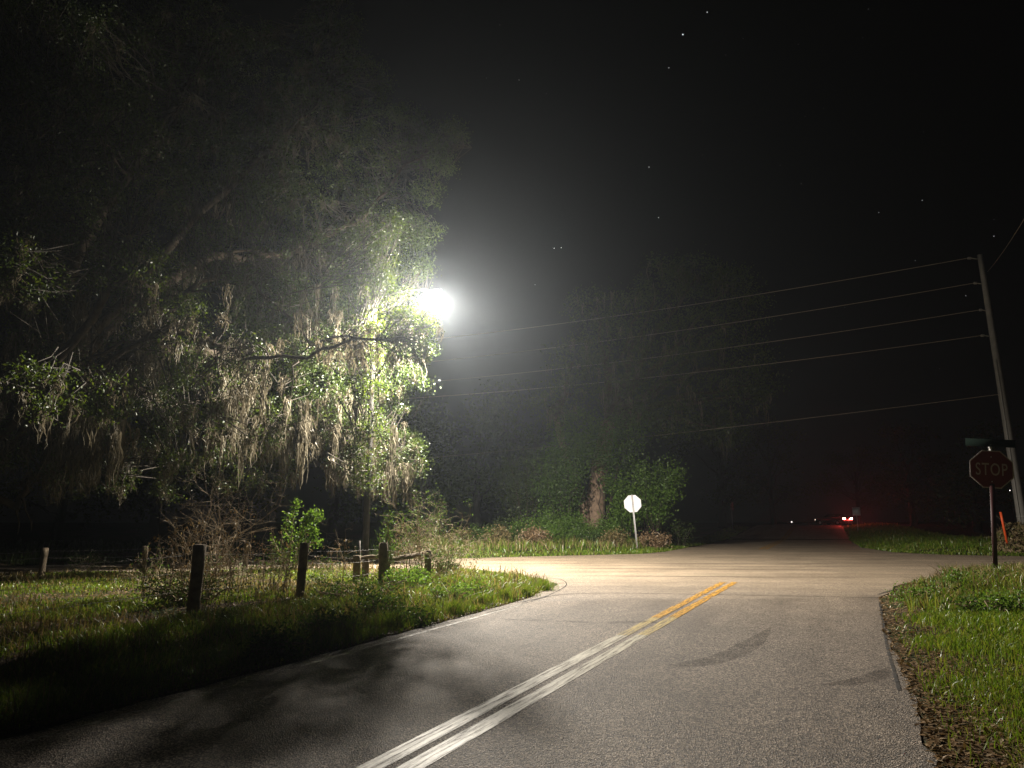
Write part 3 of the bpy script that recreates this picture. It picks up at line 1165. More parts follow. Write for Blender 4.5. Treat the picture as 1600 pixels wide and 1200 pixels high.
VT, tips2 = grow_crown(L2, 75, 22, 0.17, 0.34, lp2, None)
mesh_child("crown", VT, M_oak, oak2)
tp = tips2[rng.random(len(tips2)) < 0.10]
mesh_child("hanging_moss", moss_arrays(tp, rng.uniform(.4, 1.9, len(tp)), 10, 0.12, 0.04), M_moss, oak2)

# undergrowth round its foot
def gshrub(px, Y, label, *a, **k):
    c = P(px, 850, Y)
    return shrub("shrub", label, c[0], c[1], *a, **k)


gshrub(1015, 45.0, "big leafy shrub with lit arching branches behind the blank sign back", 6.0, 2.9, 40, 9000, 0.17, M_sapling, arch=.7, spread=.26)
gshrub(975, 44.0, "green vine thicket climbing the right side of the brown oak trunk", 3.6, 1.1, 26, 4200, 0.15, M_sapling, spread=.25)
for (lab, lobs) in (("ivy curtain hanging over the upper left of the brown trunk", [(885, 700, 44.6, 1.5), (872, 740, 44.8, 1.2), (905, 672, 45, 1.5), (880, 775, 44.6, .9)]),
                    ("ivy mass draped over the fork above the brown trunk", [(940, 690, 44.8, 1.5), (965, 720, 44.8, 1.4), (928, 715, 44.9, .9), (985, 670, 45.2, 1.6), (960, 760, 44.8, .8)])):
    c0 = P(lobs[0][0], 850, lobs[0][2])
    iv = thing("ivy", lab, "vine", (c0[0], c0[1], h1(c0[0], c0[1])))
    root = np.array([c0[0], c0[1], h1(c0[0], c0[1])])
    LL_, lps = [], []
    for (px, py, Y, rr_) in lobs:
        q = P(px, py, Y)
        LL_.append((q, (rr_, rr_ * .6, rr_), rr_ * rr_ / 2))
        m = MB()
        st_ = bez(root, q, .3, 8, .12)
        m.tube(st_, np.linspace(.05, .02, 8), 5, cap=False)
        mb_child("stem", m, M_bark, iv)
        lps += list(st_)
    VT, _t = grow_crown(LL_, 60, 26, .15, .28, lps, None, shell=.2)
    mesh_child("foliage", VT, M_shrub, iv)
gshrub(875, 45.0, "tall dim shrub left of the brown vine-covered oak trunk", 6.5, 2.2, 34, 6500, 0.16, M_shrub, spread=.32)
gshrub(825, 46.5, "dim feathery shrub where the woods meet the roadside thicket", 7.0, 2.2, 34, 5000, 0.16, M_darkleaf, spread=.36)
gshrub(893, 43.5, "round green bush at the left foot of the brown oak trunk", 2.0, 1.0, 26, 4200, 0.13, M_sapling, spread=.22)
gshrub(850, 42.5, "low green bush in the roadside thicket left of the trunk", 2.0, 1.4, 24, 3400, 0.12, M_sapling, spread=.2)
gshrub(795, 42.0, "low bush at the dim left end of the roadside thicket", 1.7, 1.4, 24, 2600, 0.12, M_darkleaf, spread=.2)
gshrub(945, 42.4, "bright green bush directly left of the white sign post", 1.6, 1.0, 20, 2400, 0.11, M_sapling, spread=.18)
gshrub(1060, 44.5, "sparse dark bush right of the white sign post", 1.8, 1.2, 18, 900, 0.12, M_darkleaf, spread=.2)

for (px, Y, hgt, rad, mt, lab) in [
        (722, 40.5, .9, 1.0, M_grass_dry, "dry brown bush at the left end of the roadside thicket"),
        (752, 41.0, 1.1, 1.1, M_shrub, "dim green bush second from the thicket's left end"),
        (778, 40.2, 1.0, .9, M_grass_dry, "straw-coloured bush in the left half of the thicket"),
        (818, 41.2, 1.5, 1.2, M_sapling, "leafy green mound below the feathery shrub"),
        (836, 39.8, .9, .8, M_litter, "rust-brown bush in the middle of the roadside thicket"),
        (870, 40.6, 1.2, 1.1, M_sapling, "green bush in front of the tall dim shrub"),
        (915, 41.4, .9, .9, M_shrub, "green bush hiding the root of the brown trunk"),
        (962, 40.0, .8, .7, M_grass_dry, "yellowed low bush left of the white sign post"),
        (1020, 41.2, .8, .9, M_litter, "dead brown brush right behind the white sign post")]:
    gshrub(px, Y, lab, hgt, rad, 22, 2300, .11, mt, spread=.17)
# woods far behind
for (px, Y, hgt, cr, lab) in [
        (745, 62, 12, 5.0, "shadowy tree in the woods right of the lamp's pole"),
        (660, 58, 11, 4.6, "shadowy tree seen under the live oak's lit right edge"),
        (520, 60, 12, 5.0, "dark tree behind the field under the oak's moss curtain"),
        (380, 55, 11, 5.0, "dark tree behind the field above the pale fence post"),
        (240, 56, 12, 5.2, "dark tree behind the field past the dry twig bush"),
        (90, 52, 11, 5.0, "dark tree in the black far-left corner of the field"),
        (800, 78, 17, 6.5, "tall shadowy tree rising behind the roadside thicket"),
        (1210, 105, 16, 7.0, "black tree silhouette left of the red car light"),
        (1345, 120, 14, 6.5, "black tree silhouette above the red car light"),
        (1430, 85, 12, 6.0, "black tree silhouette between car and stop sign"),
        (1530, 70, 11, 5.6, "black tree silhouette behind the red stop sign"),
        (1130, 80, 14, 5.5, "black tree left of the far road behind the oak")]:
    c = P(px, 840, Y)
    broad_tree("background_tree", lab, c[0], c[1], hgt, cr, 1.2, 0.35, 12, 26, 13, 0.34, 0.5, M_darkleaf, bark=M_darkpole)

# ------------------------------------------------------------------ fences
def post_at(mb, px, py, top, r, lean=(0, 0)):
    g = G(px, py, 0.05)
    z0 = h1(*g)
    d = ray(px, top)
    t = g[1] / d[1]
    zt = CAM_H + d[2] * t
    p0, p1 = np.array([g[0], g[1], z0 - 0.2]), np.array([g[0] + lean[0], g[1] + lean[1], zt])
    mb.tube(np.linspace(p0, p1, 6), [r * random.uniform(.94, 1.06) for _ in range(6)], 12, jitter=0.1)
    return p0, p1


def fence(name, label, posts, heights, rails=()):
    g0 = G(posts[0][0], posts[0][1], .05)
    f = thing(name, label, "fence", (g0[0], g0[1], h1(*g0)))
    ends = []
    for (px, py, top, r, lean) in posts:
        m = MB()
        ends.append(post_at(m, px, py, top, r, lean))
        mb_child("post", m, M_post, f, smooth=False)
    for hgt in heights:
        m = MB()
        for (a0, a1), (b0, b1) in zip(ends[:-1], ends[1:]):
            a = a0 + (a1 - a0) * hgt
            b = b0 + (b1 - b0) * hgt
            m.tube(bez(a, b, -0.06, 8, 0.004), 0.0024, 4, cap=False)
            for q in np.linspace(0.05, 0.95, 14):       # barbs
                p = a * (1 - q) + b * q + np.array([0, 0, -0.11 * q * (1 - q)])
                m.tube([p + rng.normal(0, .02, 3), p + rng.normal(0, .02, 3)], 0.0022, 3, cap=False)
        mb_child("wire", m, M_wire, f)
    for (pa_, pb_, r) in rails:
        m = MB()
        m.tube(bez(pa_, pb_, 0.0, 6, 0.01), r, 9, jitter=.1)
        mb_child("brace_rail", m, M_post, f, smooth=False)
    return f


def at_d(px, py, Y):
    return P(px, py, Y)


fence("wire_fence", "near barbed wire fence of dark posts along the road's left verge",
      [(-355, 1066, 885, .085, (0, 0)), (300, 966, 851, .095, (0.03, 0)), (467, 942, 848, .085, (0.05, 0)), (597, 921, 848, .10, (0, 0)), (668, 909, 860, .085, (0, 0))],
      (0.45, 0.68, 0.88),
      [(at_d(603, 876, 17.4), at_d(663, 865, 19.3), 0.06)])
fence("wire_fence", "far fence of pale weathered posts along the crossroad behind the field",
      [(-60, 902, 862, .07, (0, 0)), (63, 902, 856, .085, (0.04, 0)), (223, 900, 853, .08, (0, 0)), (381, 899, 847, .085, (0.02, 0)), (470, 905, 862, .05, (0, 0)), (556, 916, 868, .085, (0, 0)), (570, 912, 870, .085, (0, 0))],
      (0.5, 0.72, 0.92),
      [(at_d(560, 872, 18.2), at_d(594, 868, 17.8), 0.05)])
m = MB()
g = G(562, 914)
stake = thing("fence_stake", "thin pale metal stake beside the short dark brace post", "stake", (g[0], g[1], h1(*g)))
m.tube([[g[0], g[1], h1(*g) - .1], P(562, 845, g[1])], 0.022, 6)
mb_child("shaft", m, M_wire, stake)
# low plank end right of the corner
g = G(700, 896)
m = MB()
m.box((0, 0, .18), (.62, .1, .2))
pk = m.build("low_board", [M_post])
pk.location = (g[0], g[1], h1(*g))
pk.rotation_euler = (0, .06, 0.1)
tag(pk, "short low wooden board in the grass right of the fence corner", "board")


# ------------------------------------------------------------------ twig bushes, sapling, weeds
def twig_bush(label, x, y, height, radius, n_stems, levels=3, seed=1, rad=.012, leaf=0, up=0.6):
    z = h1(x, y)
    t = thing("twig_bush", label, "bush", (x, y, z))
    m, tips = MB(), []

    def go(p, d, ln, r, lv):
        q = p.copy()
        pts = [p]
        for _ in range(3):
            d = d + rng.normal(0, .22, 3)
            d /= np.linalg.norm(d)
            q = q + d * ln / 3
            pts.append(q)
        m.tube(pts, np.linspace(r, r * .6, 4), 4, cap=False)
        tips.append(q)
        if lv > 0:
            for _ in range(random.choice((2, 3, 3))):
                e = d + rng.normal(0, .62, 3)
                e /= np.linalg.norm(e)
                go(pts[random.choice((2, 3))], e, ln * random.uniform(.5, .85), r * .62, lv - 1)

    for k in range(n_stems):
        d = np.array([rng.normal(0, radius / height), rng.normal(0, radius / height), up + .4])
        d /= np.linalg.norm(d)
        go(np.array([x + rng.normal(0, .12), y + rng.normal(0, .12), z]), d, height * random.uniform(.35, .55), rad, levels)
    mb_child("branchwork", m, M_twig, t)
    if leaf:
        tp = np.array(tips)
        pos = np.repeat(tp, leaf, 0) + rng.normal(0, .05, (len(tp) * leaf, 3))
        mesh_child("foliage", leaf_arrays(pos, np.full(len(pos), .05)), M_shrub, t)
    return t


g = G(318, 935)
twig_bush("bare tangled bush of pale twigs behind the thick dark fence post", g[0], g[1], 2.3, .7, 11, 4, 1, .010)
g = G(655, 911)
twig_bush("dry brown bush tangled over the fence corner post", g[0], g[1], 1.9, .75, 12, 4, 2, .011, leaf=2)
g = G(690, 902)
twig_bush("leaning spray of dry twigs right of the fence corner", g[0], g[1], 1.6, .6, 9, 4, 2, .010, leaf=1)
g = G(340, 918)
twig_bush("low brown brush in the field behind the twig bush", g[0], g[1], .8, .9, 9, 3, 2, .008, leaf=1)
g = G(130, 906)
twig_bush("low dim brush pile in the field near the left fence post", g[0], g[1], .7, 1.3, 10, 3, 2, .008, leaf=1)
g = G(505, 925)
twig_bush("small dry brush heap between dark post and brace posts", g[0], g[1], .6, .5, 8, 3, 2, .008, leaf=1)

# sapling with fresh leaves behind the second post
g = G(455, 925)
z = h1(*g)
sap = thing("sapling", "bright green leafy sapling behind the second dark fence post", "sapling", (g[0], g[1], z))
m, pos = MB(), []
gy_ = g[1]
for (chain, n) in [([(455, 925), (452, 880), (456, 830), (460, 795), (465, 782)], 260), ([(458, 890), (468, 840), (480, 805), (498, 800)], 420),
                   ([(462, 860), (478, 845), (500, 848)], 300), ([(460, 850), (445, 830), (450, 800)], 130), ([(470, 825), (485, 812), (503, 808)], 200),
                   ([(455, 880), (435, 860), (425, 838)], 60), ([(468, 835), (488, 825), (490, 838)], 220)]:
    pts = np.array([P(a, b, gy_ + random.uniform(-.15, .15)) for a, b in chain])
    m.tube(pts, np.linspace(.016, .005, len(pts)), 5, cap=False)
    f = rng.uniform(.25, 1, n) * (len(pts) - 1)
    i = np.clip(f.astype(int), 0, len(pts) - 2)
    q = (f - i)[:, None]
    pos.append(pts[i] * (1 - q) + pts[i + 1] * q + rng.normal(0, .055, (n, 3)))
mb_child("stem", m, M_twig, sap)
pos = np.concatenate(pos)
mesh_child("foliage", leaf_arrays(pos, np.full(len(pos), .062)), M_sapling, sap)

g = G(250, 925)
twig_bush("sparse dry brush left of the bare twig bush", g[0], g[1], .9, .7, 8, 3, 2, .008, leaf=1)
g = G(425, 938)
twig_bush("dry brush leaning against the second dark fence post", g[0], g[1], 1.1, .5, 8, 4, 2, .008, leaf=1)

# vine on the third post
g = G(600, 921)
shrub("climbing_vine", "leafy vine wrapped around the dark post at the brace rail", g[0] + .05, g[1] - .05, 1.75, .24, 12, 700, .055, M_shrub, M_twig, cat="vine", spread=.07)
g = G(640, 925)
shrub("green_weed", "clump of broad bright green weeds below the fence corner", g[0], g[1], .42, .75, 26, 1500, .07, M_sapling, M_weed, cat="weed", spread=.09)
g = G(672, 908)
shrub("green_weed", "yellow-green bramble right of the overgrown corner post", g[0] + .25, g[1], .9, .55, 18, 900, .055, M_shrub, M_weed, cat="weed", spread=.1)
g = G(290, 955)
shrub("green_weed", "dark leafy weeds around the foot of the thick fence post", g[0] + .1, g[1], .5, 1.1, 30, 1500, .055, M_darkleaf, M_weed, cat="weed", spread=.1)
g = G(560, 945)
shrub("green_weed", "shaded leafy weeds in the verge before the brace posts", g[0], g[1], .45, 1.1, 30, 1500, .055, M_shrub, M_weed, cat="weed", spread=.1)


# low leafy weeds scattered in the verges
for (px, py, hh, rad, mt, lab) in [
        (700, 925, .30, .5, M_sapling, "low bright weed patch in the verge near the corner tip"),
        (745, 918, .26, .45, M_sapling, "pale green weed patch just behind the corner tip"),
        (600, 945, .34, .5, M_shrub, "broad-leaved weed patch in the middle of the left verge"),
        (640, 955, .22, .4, M_shrub, "small weed patch by the road edge line"),
        (520, 968, .30, .5, M_shrub, "half-shaded weed patch in the left verge"),
        (430, 1000, .28, .4, M_shrub, "shaded weed patch nearest the dark road edge"),
        (1440, 928, .32, .5, M_sapling, "bright weed patch at the tip of the right bank"),
        (1480, 918, .38, .6, M_shrub, "leafy weeds left of the stop sign post"),
        (1515, 922, .42, .6, M_sapling, "tall bright weeds right before the stop sign post"),
        (1570, 918, .40, .6, M_shrub, "leafy weeds right of the stop sign post"),
        (1545, 950, .28, .6, M_shrub, "darker weed patch in the grass below the stop sign"),
        (1590, 955, .30, .6, M_sapling, "bright weed patch at the photo's right edge")]:
    gg = G(px, py, .2)
    shrub("green_weed", lab, gg[0], gg[1], hh, rad, 22, 1100, .055, mt, M_weed, cat="weed", spread=.08)

# dry weed stalks
def weed(x, y, hgt, label, group, bend=.12, heads=True):
    z = h1(x, y)
    t = thing("dry_weed", label, "weed", (x, y, z), group=group)
    m = MB()
    tip = np.array([x + rng.normal(0, bend) * hgt, y + rng.normal(0, bend) * hgt, z + hgt])
    st_ = bez([x, y, z - .05], tip, .1, 7, .012)
    m.tube(st_, np.linspace(.009, .004, 7), 5, cap=False)
    pos = []
    for k in range(random.randint(3, 7)):
        i = random.randint(2, 6)
        e = st_[i] + np.array([rng.normal(0, .14), rng.normal(0, .14), abs(rng.normal(.12, .08))])
        m.tube([st_[i], (st_[i] + e) / 2 + rng.normal(0, .015, 3), e], [.005, .004, .003], 4, cap=False)
        pos += [e + rng.normal(0, .03, 3) for _ in range(5)]
    mb_child("stem", m, M_weed, t)
    pos = np.array(pos)
    mesh_child("dead_leaves", leaf_arrays(pos, np.full(len(pos), .045), droop=.8), M_litter, t)


for k in range(64):
    f = random.random()
    px = 215 + 330 * f
    py = 968 - 36 * f + random.uniform(-18, 4)
    gg = G(px, py)
    weed(gg[0], gg[1], random.uniform(.5, 1.45), "thin dry weed stalk among the dark fence posts on the left", "dry weed stalks along the near fence")
for k in range(30):
    gg = G(random.uniform(610, 720), random.uniform(897, 912))
    weed(gg[0], gg[1], random.uniform(.5, 1.35), "dry seed-headed stalk around the fence corner", "dry stalks around the fence corner")
g = G(392, 930)
weed(g[0], g[1], 1.55, "tallest dry weed with drooping tip left of the sapling", None)


# ------------------------------------------------------------------ grass
def scatter(poly, n, dref, exclude_road=0.05, patch=None):
    poly = [np.array(p) for p in poly]
    A = np.array(poly)
    lo_, hi_ = A.min(0), A.max(0)
    out = []
    tot = 0
    for _ in range(60):
        p = rng.uniform(lo_, hi_, (60000, 2))
        k = inside(poly, p[:, 0], p[:, 1])
        d = np.hypot(p[:, 0], p[:, 1])
        k &= rng.random(len(p)) < np.minimum(1, (dref / d) ** 1.7)
        p = p[k]
        if patch is not None:
            p = p[rng.random(len(p)) < patch(p[:, 0], p[:, 1])]
        p = p[road_sd(p[:, 0], p[:, 1]) > exclude_road]
        out.append(p)
        tot += len(p)
        if tot >= n:
            break
    p = np.concatenate(out)[:n]
    return np.c_[p, H(p[:, 0], p[:, 1])]


def vnoise(x, y, s):
    return 0.5 + 0.25 * (np.sin(x * s + 2 * np.sin(y * s * .7)) + np.sin(y * s * 1.3 + 2 * np.sin(x * s * .6 + 1)))


def grass(name, pos, hmin, hmax, mat, w0=.006, lean=.5, clump=1.0):
    d = np.hypot(pos[:, 0], pos[:, 1])
    cl = 0.55 + 0.9 * vnoise(pos[:, 0], pos[:, 1], clump)
    h = rng.uniform(hmin, hmax, len(pos)) * cl
    wd = np.maximum(w0, 0.0011 * d) * rng.uniform(.7, 1.3, len(pos))
    VT = blade_arrays(pos, h, wd, lean)
    o = obj(name, tri_mesh(name, VT[0], VT[1], mat))
    tag(o, kind='stuff')
    return o


right_poly = [G(1380, 990), G(1374, 935), G(1405, 914), G(1450, 903), G(1500, 896), G(1600, 895), np.array([26, 22.6]), np.array([26, 14]), np.array([8, 3.0]), np.array([3.2, 2.2]), G(1462, 1200), G(1420, 1080)]


def right_patch(x, y):
    sd = road_sd(x, y)
    return (0.06 + 0.94 * sstep(0.2, 1.0, sd + 0.9 * (vnoise(x, y, 1.7) - .5))) * (0.35 + 0.65 * sstep(.25, .6, vnoise(x, y, 1.1)))


pr = scatter(right_poly, 130000, 6.0, .12, right_patch)
grass("grass", pr, .05, .14, M_grass, .0045, .7, 1.4)
pt = scatter(right_poly, 16000, 14, .4, lambda x, y: sstep(14, 17, np.hypot(x, y) + 2 * (vnoise(x, y, .8) - .5)))
grass("tall_grass", pt, .18, .42, M_grass_dry, .007, .7, 1.3)
pt2 = scatter(right_poly, 9000, 14, .4, lambda x, y: sstep(13.5, 16, np.hypot(x, y)) * sstep(.4, .6, vnoise(x, y, 1.5)))
grass("tall_grass", pt2, .15, .4, M_grass, .008, .6, 1.3)

left_edge = [along(cl0, s, left_off - .3) for s in (0, 4, 8, 12)]
verge_poly = left_edge + [G(806, 940), G(852, 923), G(860, 912), G(800, 898), G(720, 891), G(640, 905), G(560, 930), G(467, 950), G(300, 975), G(40, 1050), np.array([-5.0, 4.0])]
pv = scatter(verge_poly, 52000, 9, .02)
grass("grass", pv, .04, .15, M_grass, .005, .9, 2.3)
pv2 = scatter(verge_poly, 14000, 12, .02)
grass("tall_grass", pv2[::3], .08, .36, M_grass_dry, .005, .9, 1.9)
field_poly = [G(720, 890), G(600, 889), G(480, 889), G(230, 894), G(-100, 902), np.array([-26, 18.0]), np.array([-14, 8]), G(40, 1050), G(300, 975), G(467, 950), G(560, 930), G(640, 905)]
pf = scatter(field_poly, 34000, 14, .05, lambda x, y: .04 + .96 * sstep(.46, .66, vnoise(x, y, .9)))
grass("grass", pf, .03, .10, M_grass, .007, .7, 1.0)
pf2 = scatter(field_poly, 9000, 18, .05, lambda x, y: .1 + .9 * sstep(.45, .6, vnoise(x + 3, y, .7)))
grass("tall_grass", pf2, .05, .26, M_grass_dry, .008, .8, .8)

far_verge = [G(690, 873), G(850, 869), G(1000, 865.5), G(1040, 862), G(1100, 851), G(1142, 843), along(pa, 25, -.2), along(pa, 25, -6), P(1010, 850, 50)[:2], P(700, 850, 50)[:2], P(640, 850, 44)[:2]]
p = scatter(far_verge, 34000, 40, .0)
sd = road_sd(p[:, 0], p[:, 1])
grass("grass", p[sd < 2.2], .06, .16, M_grass, .01, .6, 1.0)
big = p[(sd > 1.4) & (p[:, 1] < 46) & (p[:, 0] < P(1050, 850, 42)[0])]
grass("tall_grass", big[::7], .2, .6, M_grass_dry, .012, .6, .8)
grass("tall_grass", big[1::4], .15, .5, M_grass, .012, .6, 1.1)
far_right = [G(1326, 843.5), G(1345, 855), G(1395, 863), G(1480, 867), G(1600, 869), np.array([34, 36.5]), np.array([34, 50]), along(pb, 30, 6), along(pb, 30, .3)]
p = scatter(far_right, 26000, 40, .0)
grass("grass", p, .06, .2, M_grass, .012, .6, .9)
g2 = p[(rng.random(len(p)) < .15) & (road_sd(p[:, 0], p[:, 1]) > .8)]
grass("tall_grass", g2, .12, .38, M_grass, .012, .6, .9)
fl = [G(640, 874), G(480, 876), G(190, 882), G(-60, 887), np.array([-40, 26]), np.array([-40, 40]), P(640, 850, 44)[:2]]
p = scatter(fl, 9000, 34, .1)
grass("tall_grass", p, .1, .5, M_darkleaf, .014, .6, .8)


# fallen leaves along the road edges and in the field
def litter(pos, size):
    pos = pos.copy()
    pos[:, 2] += rng.uniform(.004, .03, len(pos))
    VT = leaf_arrays(pos, np.full(len(pos), size), up_bias=5.0, lie=.85, aspect=.55)
    o = obj("leaf_litter", tri_mesh("leaf_litter", VT[0], VT[1], M_litter))
    tag(o, kind='stuff')


litter(scatter(right_poly, 15000, 7, -.06, lambda x, y: 1 - sstep(.5, 1.6, road_sd(x, y) + .5 * (vnoise(x, y, 1.7) - .5))), .05)
litter(scatter(right_poly, 4000, 7, .3), .05)
litter(scatter(verge_poly, 9000, 9, -.1, lambda x, y: 1 - sstep(.15, .6, road_sd(x, y))), .05)
litter(scatter(field_poly, 14000, 14, .1), .07)

# clumps of grass on the left road edge
for k, s in enumerate(np.linspace(3.2, 11.5, 9)):
    c = along(cl0, s + random.uniform(-.3, .3), left_off - .55 + random.uniform(-.15, .05))
    n = 420
    a, rr = rng.uniform(0, 6.283, n), np.abs(rng.normal(0, .14, n))
    pos = np.stack([rr * np.cos(a), rr * np.sin(a), np.zeros(n)], 1)
    V, T = blade_arrays(pos, rng.uniform(.14, .36, n), rng.uniform(.005, .010, n), .7)
    o = obj("grass_tuft", tri_mesh("grass_tuft", V, T, M_grass), loc=(c[0], c[1], h1(*c)))
    tag(o, "yellow-green grass tuft at the left edge of the road", "grass tuft", "grass tufts along the left road edge")


# ------------------------------------------------------------------ signs
def octagon(R):
    return [(R * math.cos(math.radians(22.5 + 45 * k)), R * math.sin(math.radians(22.5 + 45 * k))) for k in range(8)]


def text_mesh(body, height, mat, squeeze=.62):
    cu = bpy.data.curves.new("lettering", 'FONT')
    cu.body = body
    cu.align_x = 'CENTER'
    cu.align_y = 'CENTER'
    cu.size = 1.0
    cu.space_character = 1.12
    cu.offset = 0.004
    cu.resolution_u = 6
    tmp = bpy.data.objects.new("tmp_text", cu)
    C.objects.link(tmp)
    dg = bpy.context.evaluated_depsgraph_get()
    me = bpy.data.meshes.new_from_object(tmp.evaluated_get(dg))
    bpy.data.objects.remove(tmp)
    bpy.data.curves.remove(cu)
    vs = np.array([v.co[:] for v in me.vertices])
    mn, mx = vs.min(0), vs.max(0)
    k = height / (mx[1] - mn[1])
    for v in me.vertices:
        x = (v.co.x - (mn[0] + mx[0]) / 2) * k * squeeze
        y = (v.co.y - (mn[1] + mx[1]) / 2) * k
        v.co = (x, y, 0)
    me.materials.clear()
    me.materials.append(mat)
    me.name = "lettering"
    return me


def stop_sign(label, base_, top_pt, rz, face_front, blade=False, strip=False):
    """post from base_ to top_pt; the sign's face looks along local -Y"""
    t = thing("stop_sign", label, "stop sign", tuple(base_), rz)
    v = np.array(top_pt) - np.array(base_)
    inv = np.array([[math.cos(rz), math.sin(rz), 0], [-math.sin(rz), math.cos(rz), 0], [0, 0, 1]])
    lv = inv @ v
    hgt = np.linalg.norm(lv)
    ez = lv / hgt
    ex = np.array([1.0, 0, 0]) - ez * ez[0]
    ex /= np.linalg.norm(ex)
    ey = np.cross(ez, ex)
    B = np.stack([ex, ey, ez], 1)                       # local post frame -> thing frame
    Mx = Matrix([[*B[0], 0], [*B[1], 0], [*B[2], 0], [0, 0, 0, 1]])

    def put(o, parent=t):
        o.parent = parent
        return o
    # U channel post
    m = MB()
    w_, d_ = .078, .036
    for c, s in (((0, 0, hgt / 2 - .15), (.03, .005, hgt + .3)), ((-.017, .018, hgt / 2 - .15), (.005, d_, hgt + .3)), ((.017, .018, hgt / 2 - .15), (.005, d_, hgt + .3)),
                 ((-.03, .036, hgt / 2 - .15), (.022, .005, hgt + .298)), ((.03, .036, hgt / 2 - .15), (.022, .005, hgt + .298))):
        m.box(c, s)
    po = m.build("post", M_steel if not face_front else M_steel, t)
    po.matrix_local = Mx
    # plate
    R = .457 / math.cos(math.radians(22.5))
    zc = hgt - .457 - (.03 if not blade else .16)
    S = Mx @ Matrix.Translation((0, -.006 if True else 0, zc)) @ Matrix.Rotation(math.radians(90), 4, 'X')
    m = MB()
    m.prism(octagon(R), 0, .004, 1, 0)
    pl = m.build("plate", [M_alu, M_alu], t)
    pl.matrix_local = S
    m = MB()
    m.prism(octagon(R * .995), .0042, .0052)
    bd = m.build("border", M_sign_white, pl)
    m = MB()
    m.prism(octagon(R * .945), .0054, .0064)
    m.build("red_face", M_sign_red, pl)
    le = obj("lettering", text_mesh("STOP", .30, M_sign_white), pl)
    le.matrix_local = Matrix.Translation((0, 0, .0075))
    m = MB()
    for zz in (zc - .3, zc + .3):
        m.tube([[0, -.016, zz], [0, -.010, zz]], .014, 8)
    bo = m.build("bolt", M_steel, t)
    bo.matrix_local = Mx
    if strip:
        m = MB()
        m.box((0, -.012, (hgt - 1.1) / 2 + .08), (.105, .006, zc - .457 - .16))
        so = m.build("reflective_strip", M_red_strip, t)
        so.matrix_local = Mx @ Matrix.Translation((0, 0, .12))
    if blade:
        m = MB()
        m.box((0, 0, hgt + .03), (1.06, .005, .19))
        bo = m.build("name_blade", M_sign_green, t)
        bo.matrix_local = Mx
        m = MB()
        m.box((0, .0, hgt - .085), (.05, .03, .05))
        bk = m.build("bracket", M_steel, t)
        bk.matrix_local = Mx
    return t


# near sign on the right, facing the camera
Ys = 17.4
bp_ = P(1557, 915, Ys)
bp_[2] = h1(bp_[0], bp_[1])
tp_ = P(1547.5, 694, Ys)
view = math.atan2(bp_[0], bp_[1])
stop_sign("dark red stop sign facing the viewer on the right verge", bp_, tp_, -math.radians(19), True, blade=True, strip=True)
# far sign seen from behind
Yf = 39.5
bp_ = P(996, 864, Yf)
bp_[2] = h1(bp_[0], bp_[1])
tp_ = P(987, 773, Yf)
stop_sign("white back of a leaning stop sign across the junction", bp_, tp_, math.radians(180 - 8), False)


# ------------------------------------------------------------------ utility poles and wires
def util_pole(label, base_, top_, r0, r1, mat, arms):
    t = thing("utility_pole", label, "utility pole", tuple(base_))
    m = MB()
    b_ = np.array(base_)
    t_ = np.array(top_)
    m.tube(np.linspace(b_ - [0, 0, .3], t_, 12), np.linspace(r0, r1, 12), 14)
    mb_child("shaft", m, mat, t)
    att = []
    for zf, dx in arms:
        p0 = b_ + (t_ - b_) * zf
        m = MB()
        q = p0 + np.array([dx, 0, .06])
        m.tube([p0, q], [.035, .03], 8)
        for k in range(5):
            c = q + np.array([dx * .06 * k, 0, 0])
            m.tube([c - [.012, 0, 0], c + [.012, 0, 0]], .07, 10)
        mb_child("insulator", m, M_insul, t)
        att.append(q + np.array([dx * .3, 0, 0]))
    return t, att


Yp = 37.5
bR = P(1603, 846, Yp)
bR[2] = h1(bR[0], bR[1])
tR = P(1531, 398, Yp)
hR = tR[2] - bR[2]


def frac(py):
    r = P(1540, py, Yp)
    return (r[2] - bR[2]) / hR


up_r, attR = util_pole("tall pale concrete utility pole at the right edge of the photo", bR, tR, .235, .13, M_concrete,
                       [(frac(405), -.55), (frac(444), -.45), (frac(486), -.4), (frac(526), -.5), (frac(618), -.15)])
for zf in (.06, .1):
    m = MB()
    c = bR + (tR - bR) * zf
    m.tube([c - [0, 0, .04], c + [0, 0, .04]], .245, 14)
    mb_child("band", m, M_insul, up_r)
m = MB()
gw = [bR + (tR - bR) * f + np.array([-.10 - .13 * (1 - f), -.16, 0]) for f in np.linspace(.0, .62, 10)]
m.tube(gw, .022, 6)
mb_child("ground_wire", m, M_insul, up_r)
YL = 56.0
bL = P(571, 850, YL)
bL[2] = h1(bL[0], bL[1])
tL = P(571, 536, YL)
hL = tL[2] - bL[2]
fr = [(P(571, py, YL)[2] - bL[2]) / hL for py in (541, 575, 605, 627, 724)]
up_l, attL = util_pole("dark utility pole far behind the fence's brace posts", bL, tL, .24, .14, M_darkpole, [(f, .3) for f in fr])
for k, (a, b, nm) in enumerate(zip(attR, attL, ("topmost", "second from the top of the", "middle", "second from the bottom of the", "lowest, separate"))):
    m = MB()
    sagv = -.9 if k < 4 else -.5
    m.tube(bez(a, b, sagv, 40, 0), .016 if k < 4 else .013, 5, cap=False)
    o = m.build("power_line", M_line)
    tag(o, ("%s power line strung above the junction" % nm) if k in (0, 2) else
        ("%s five power lines above the junction" % nm if k in (1, 3) else "lowest thin line strung above the junction"), "power line", "power lines above the junction")
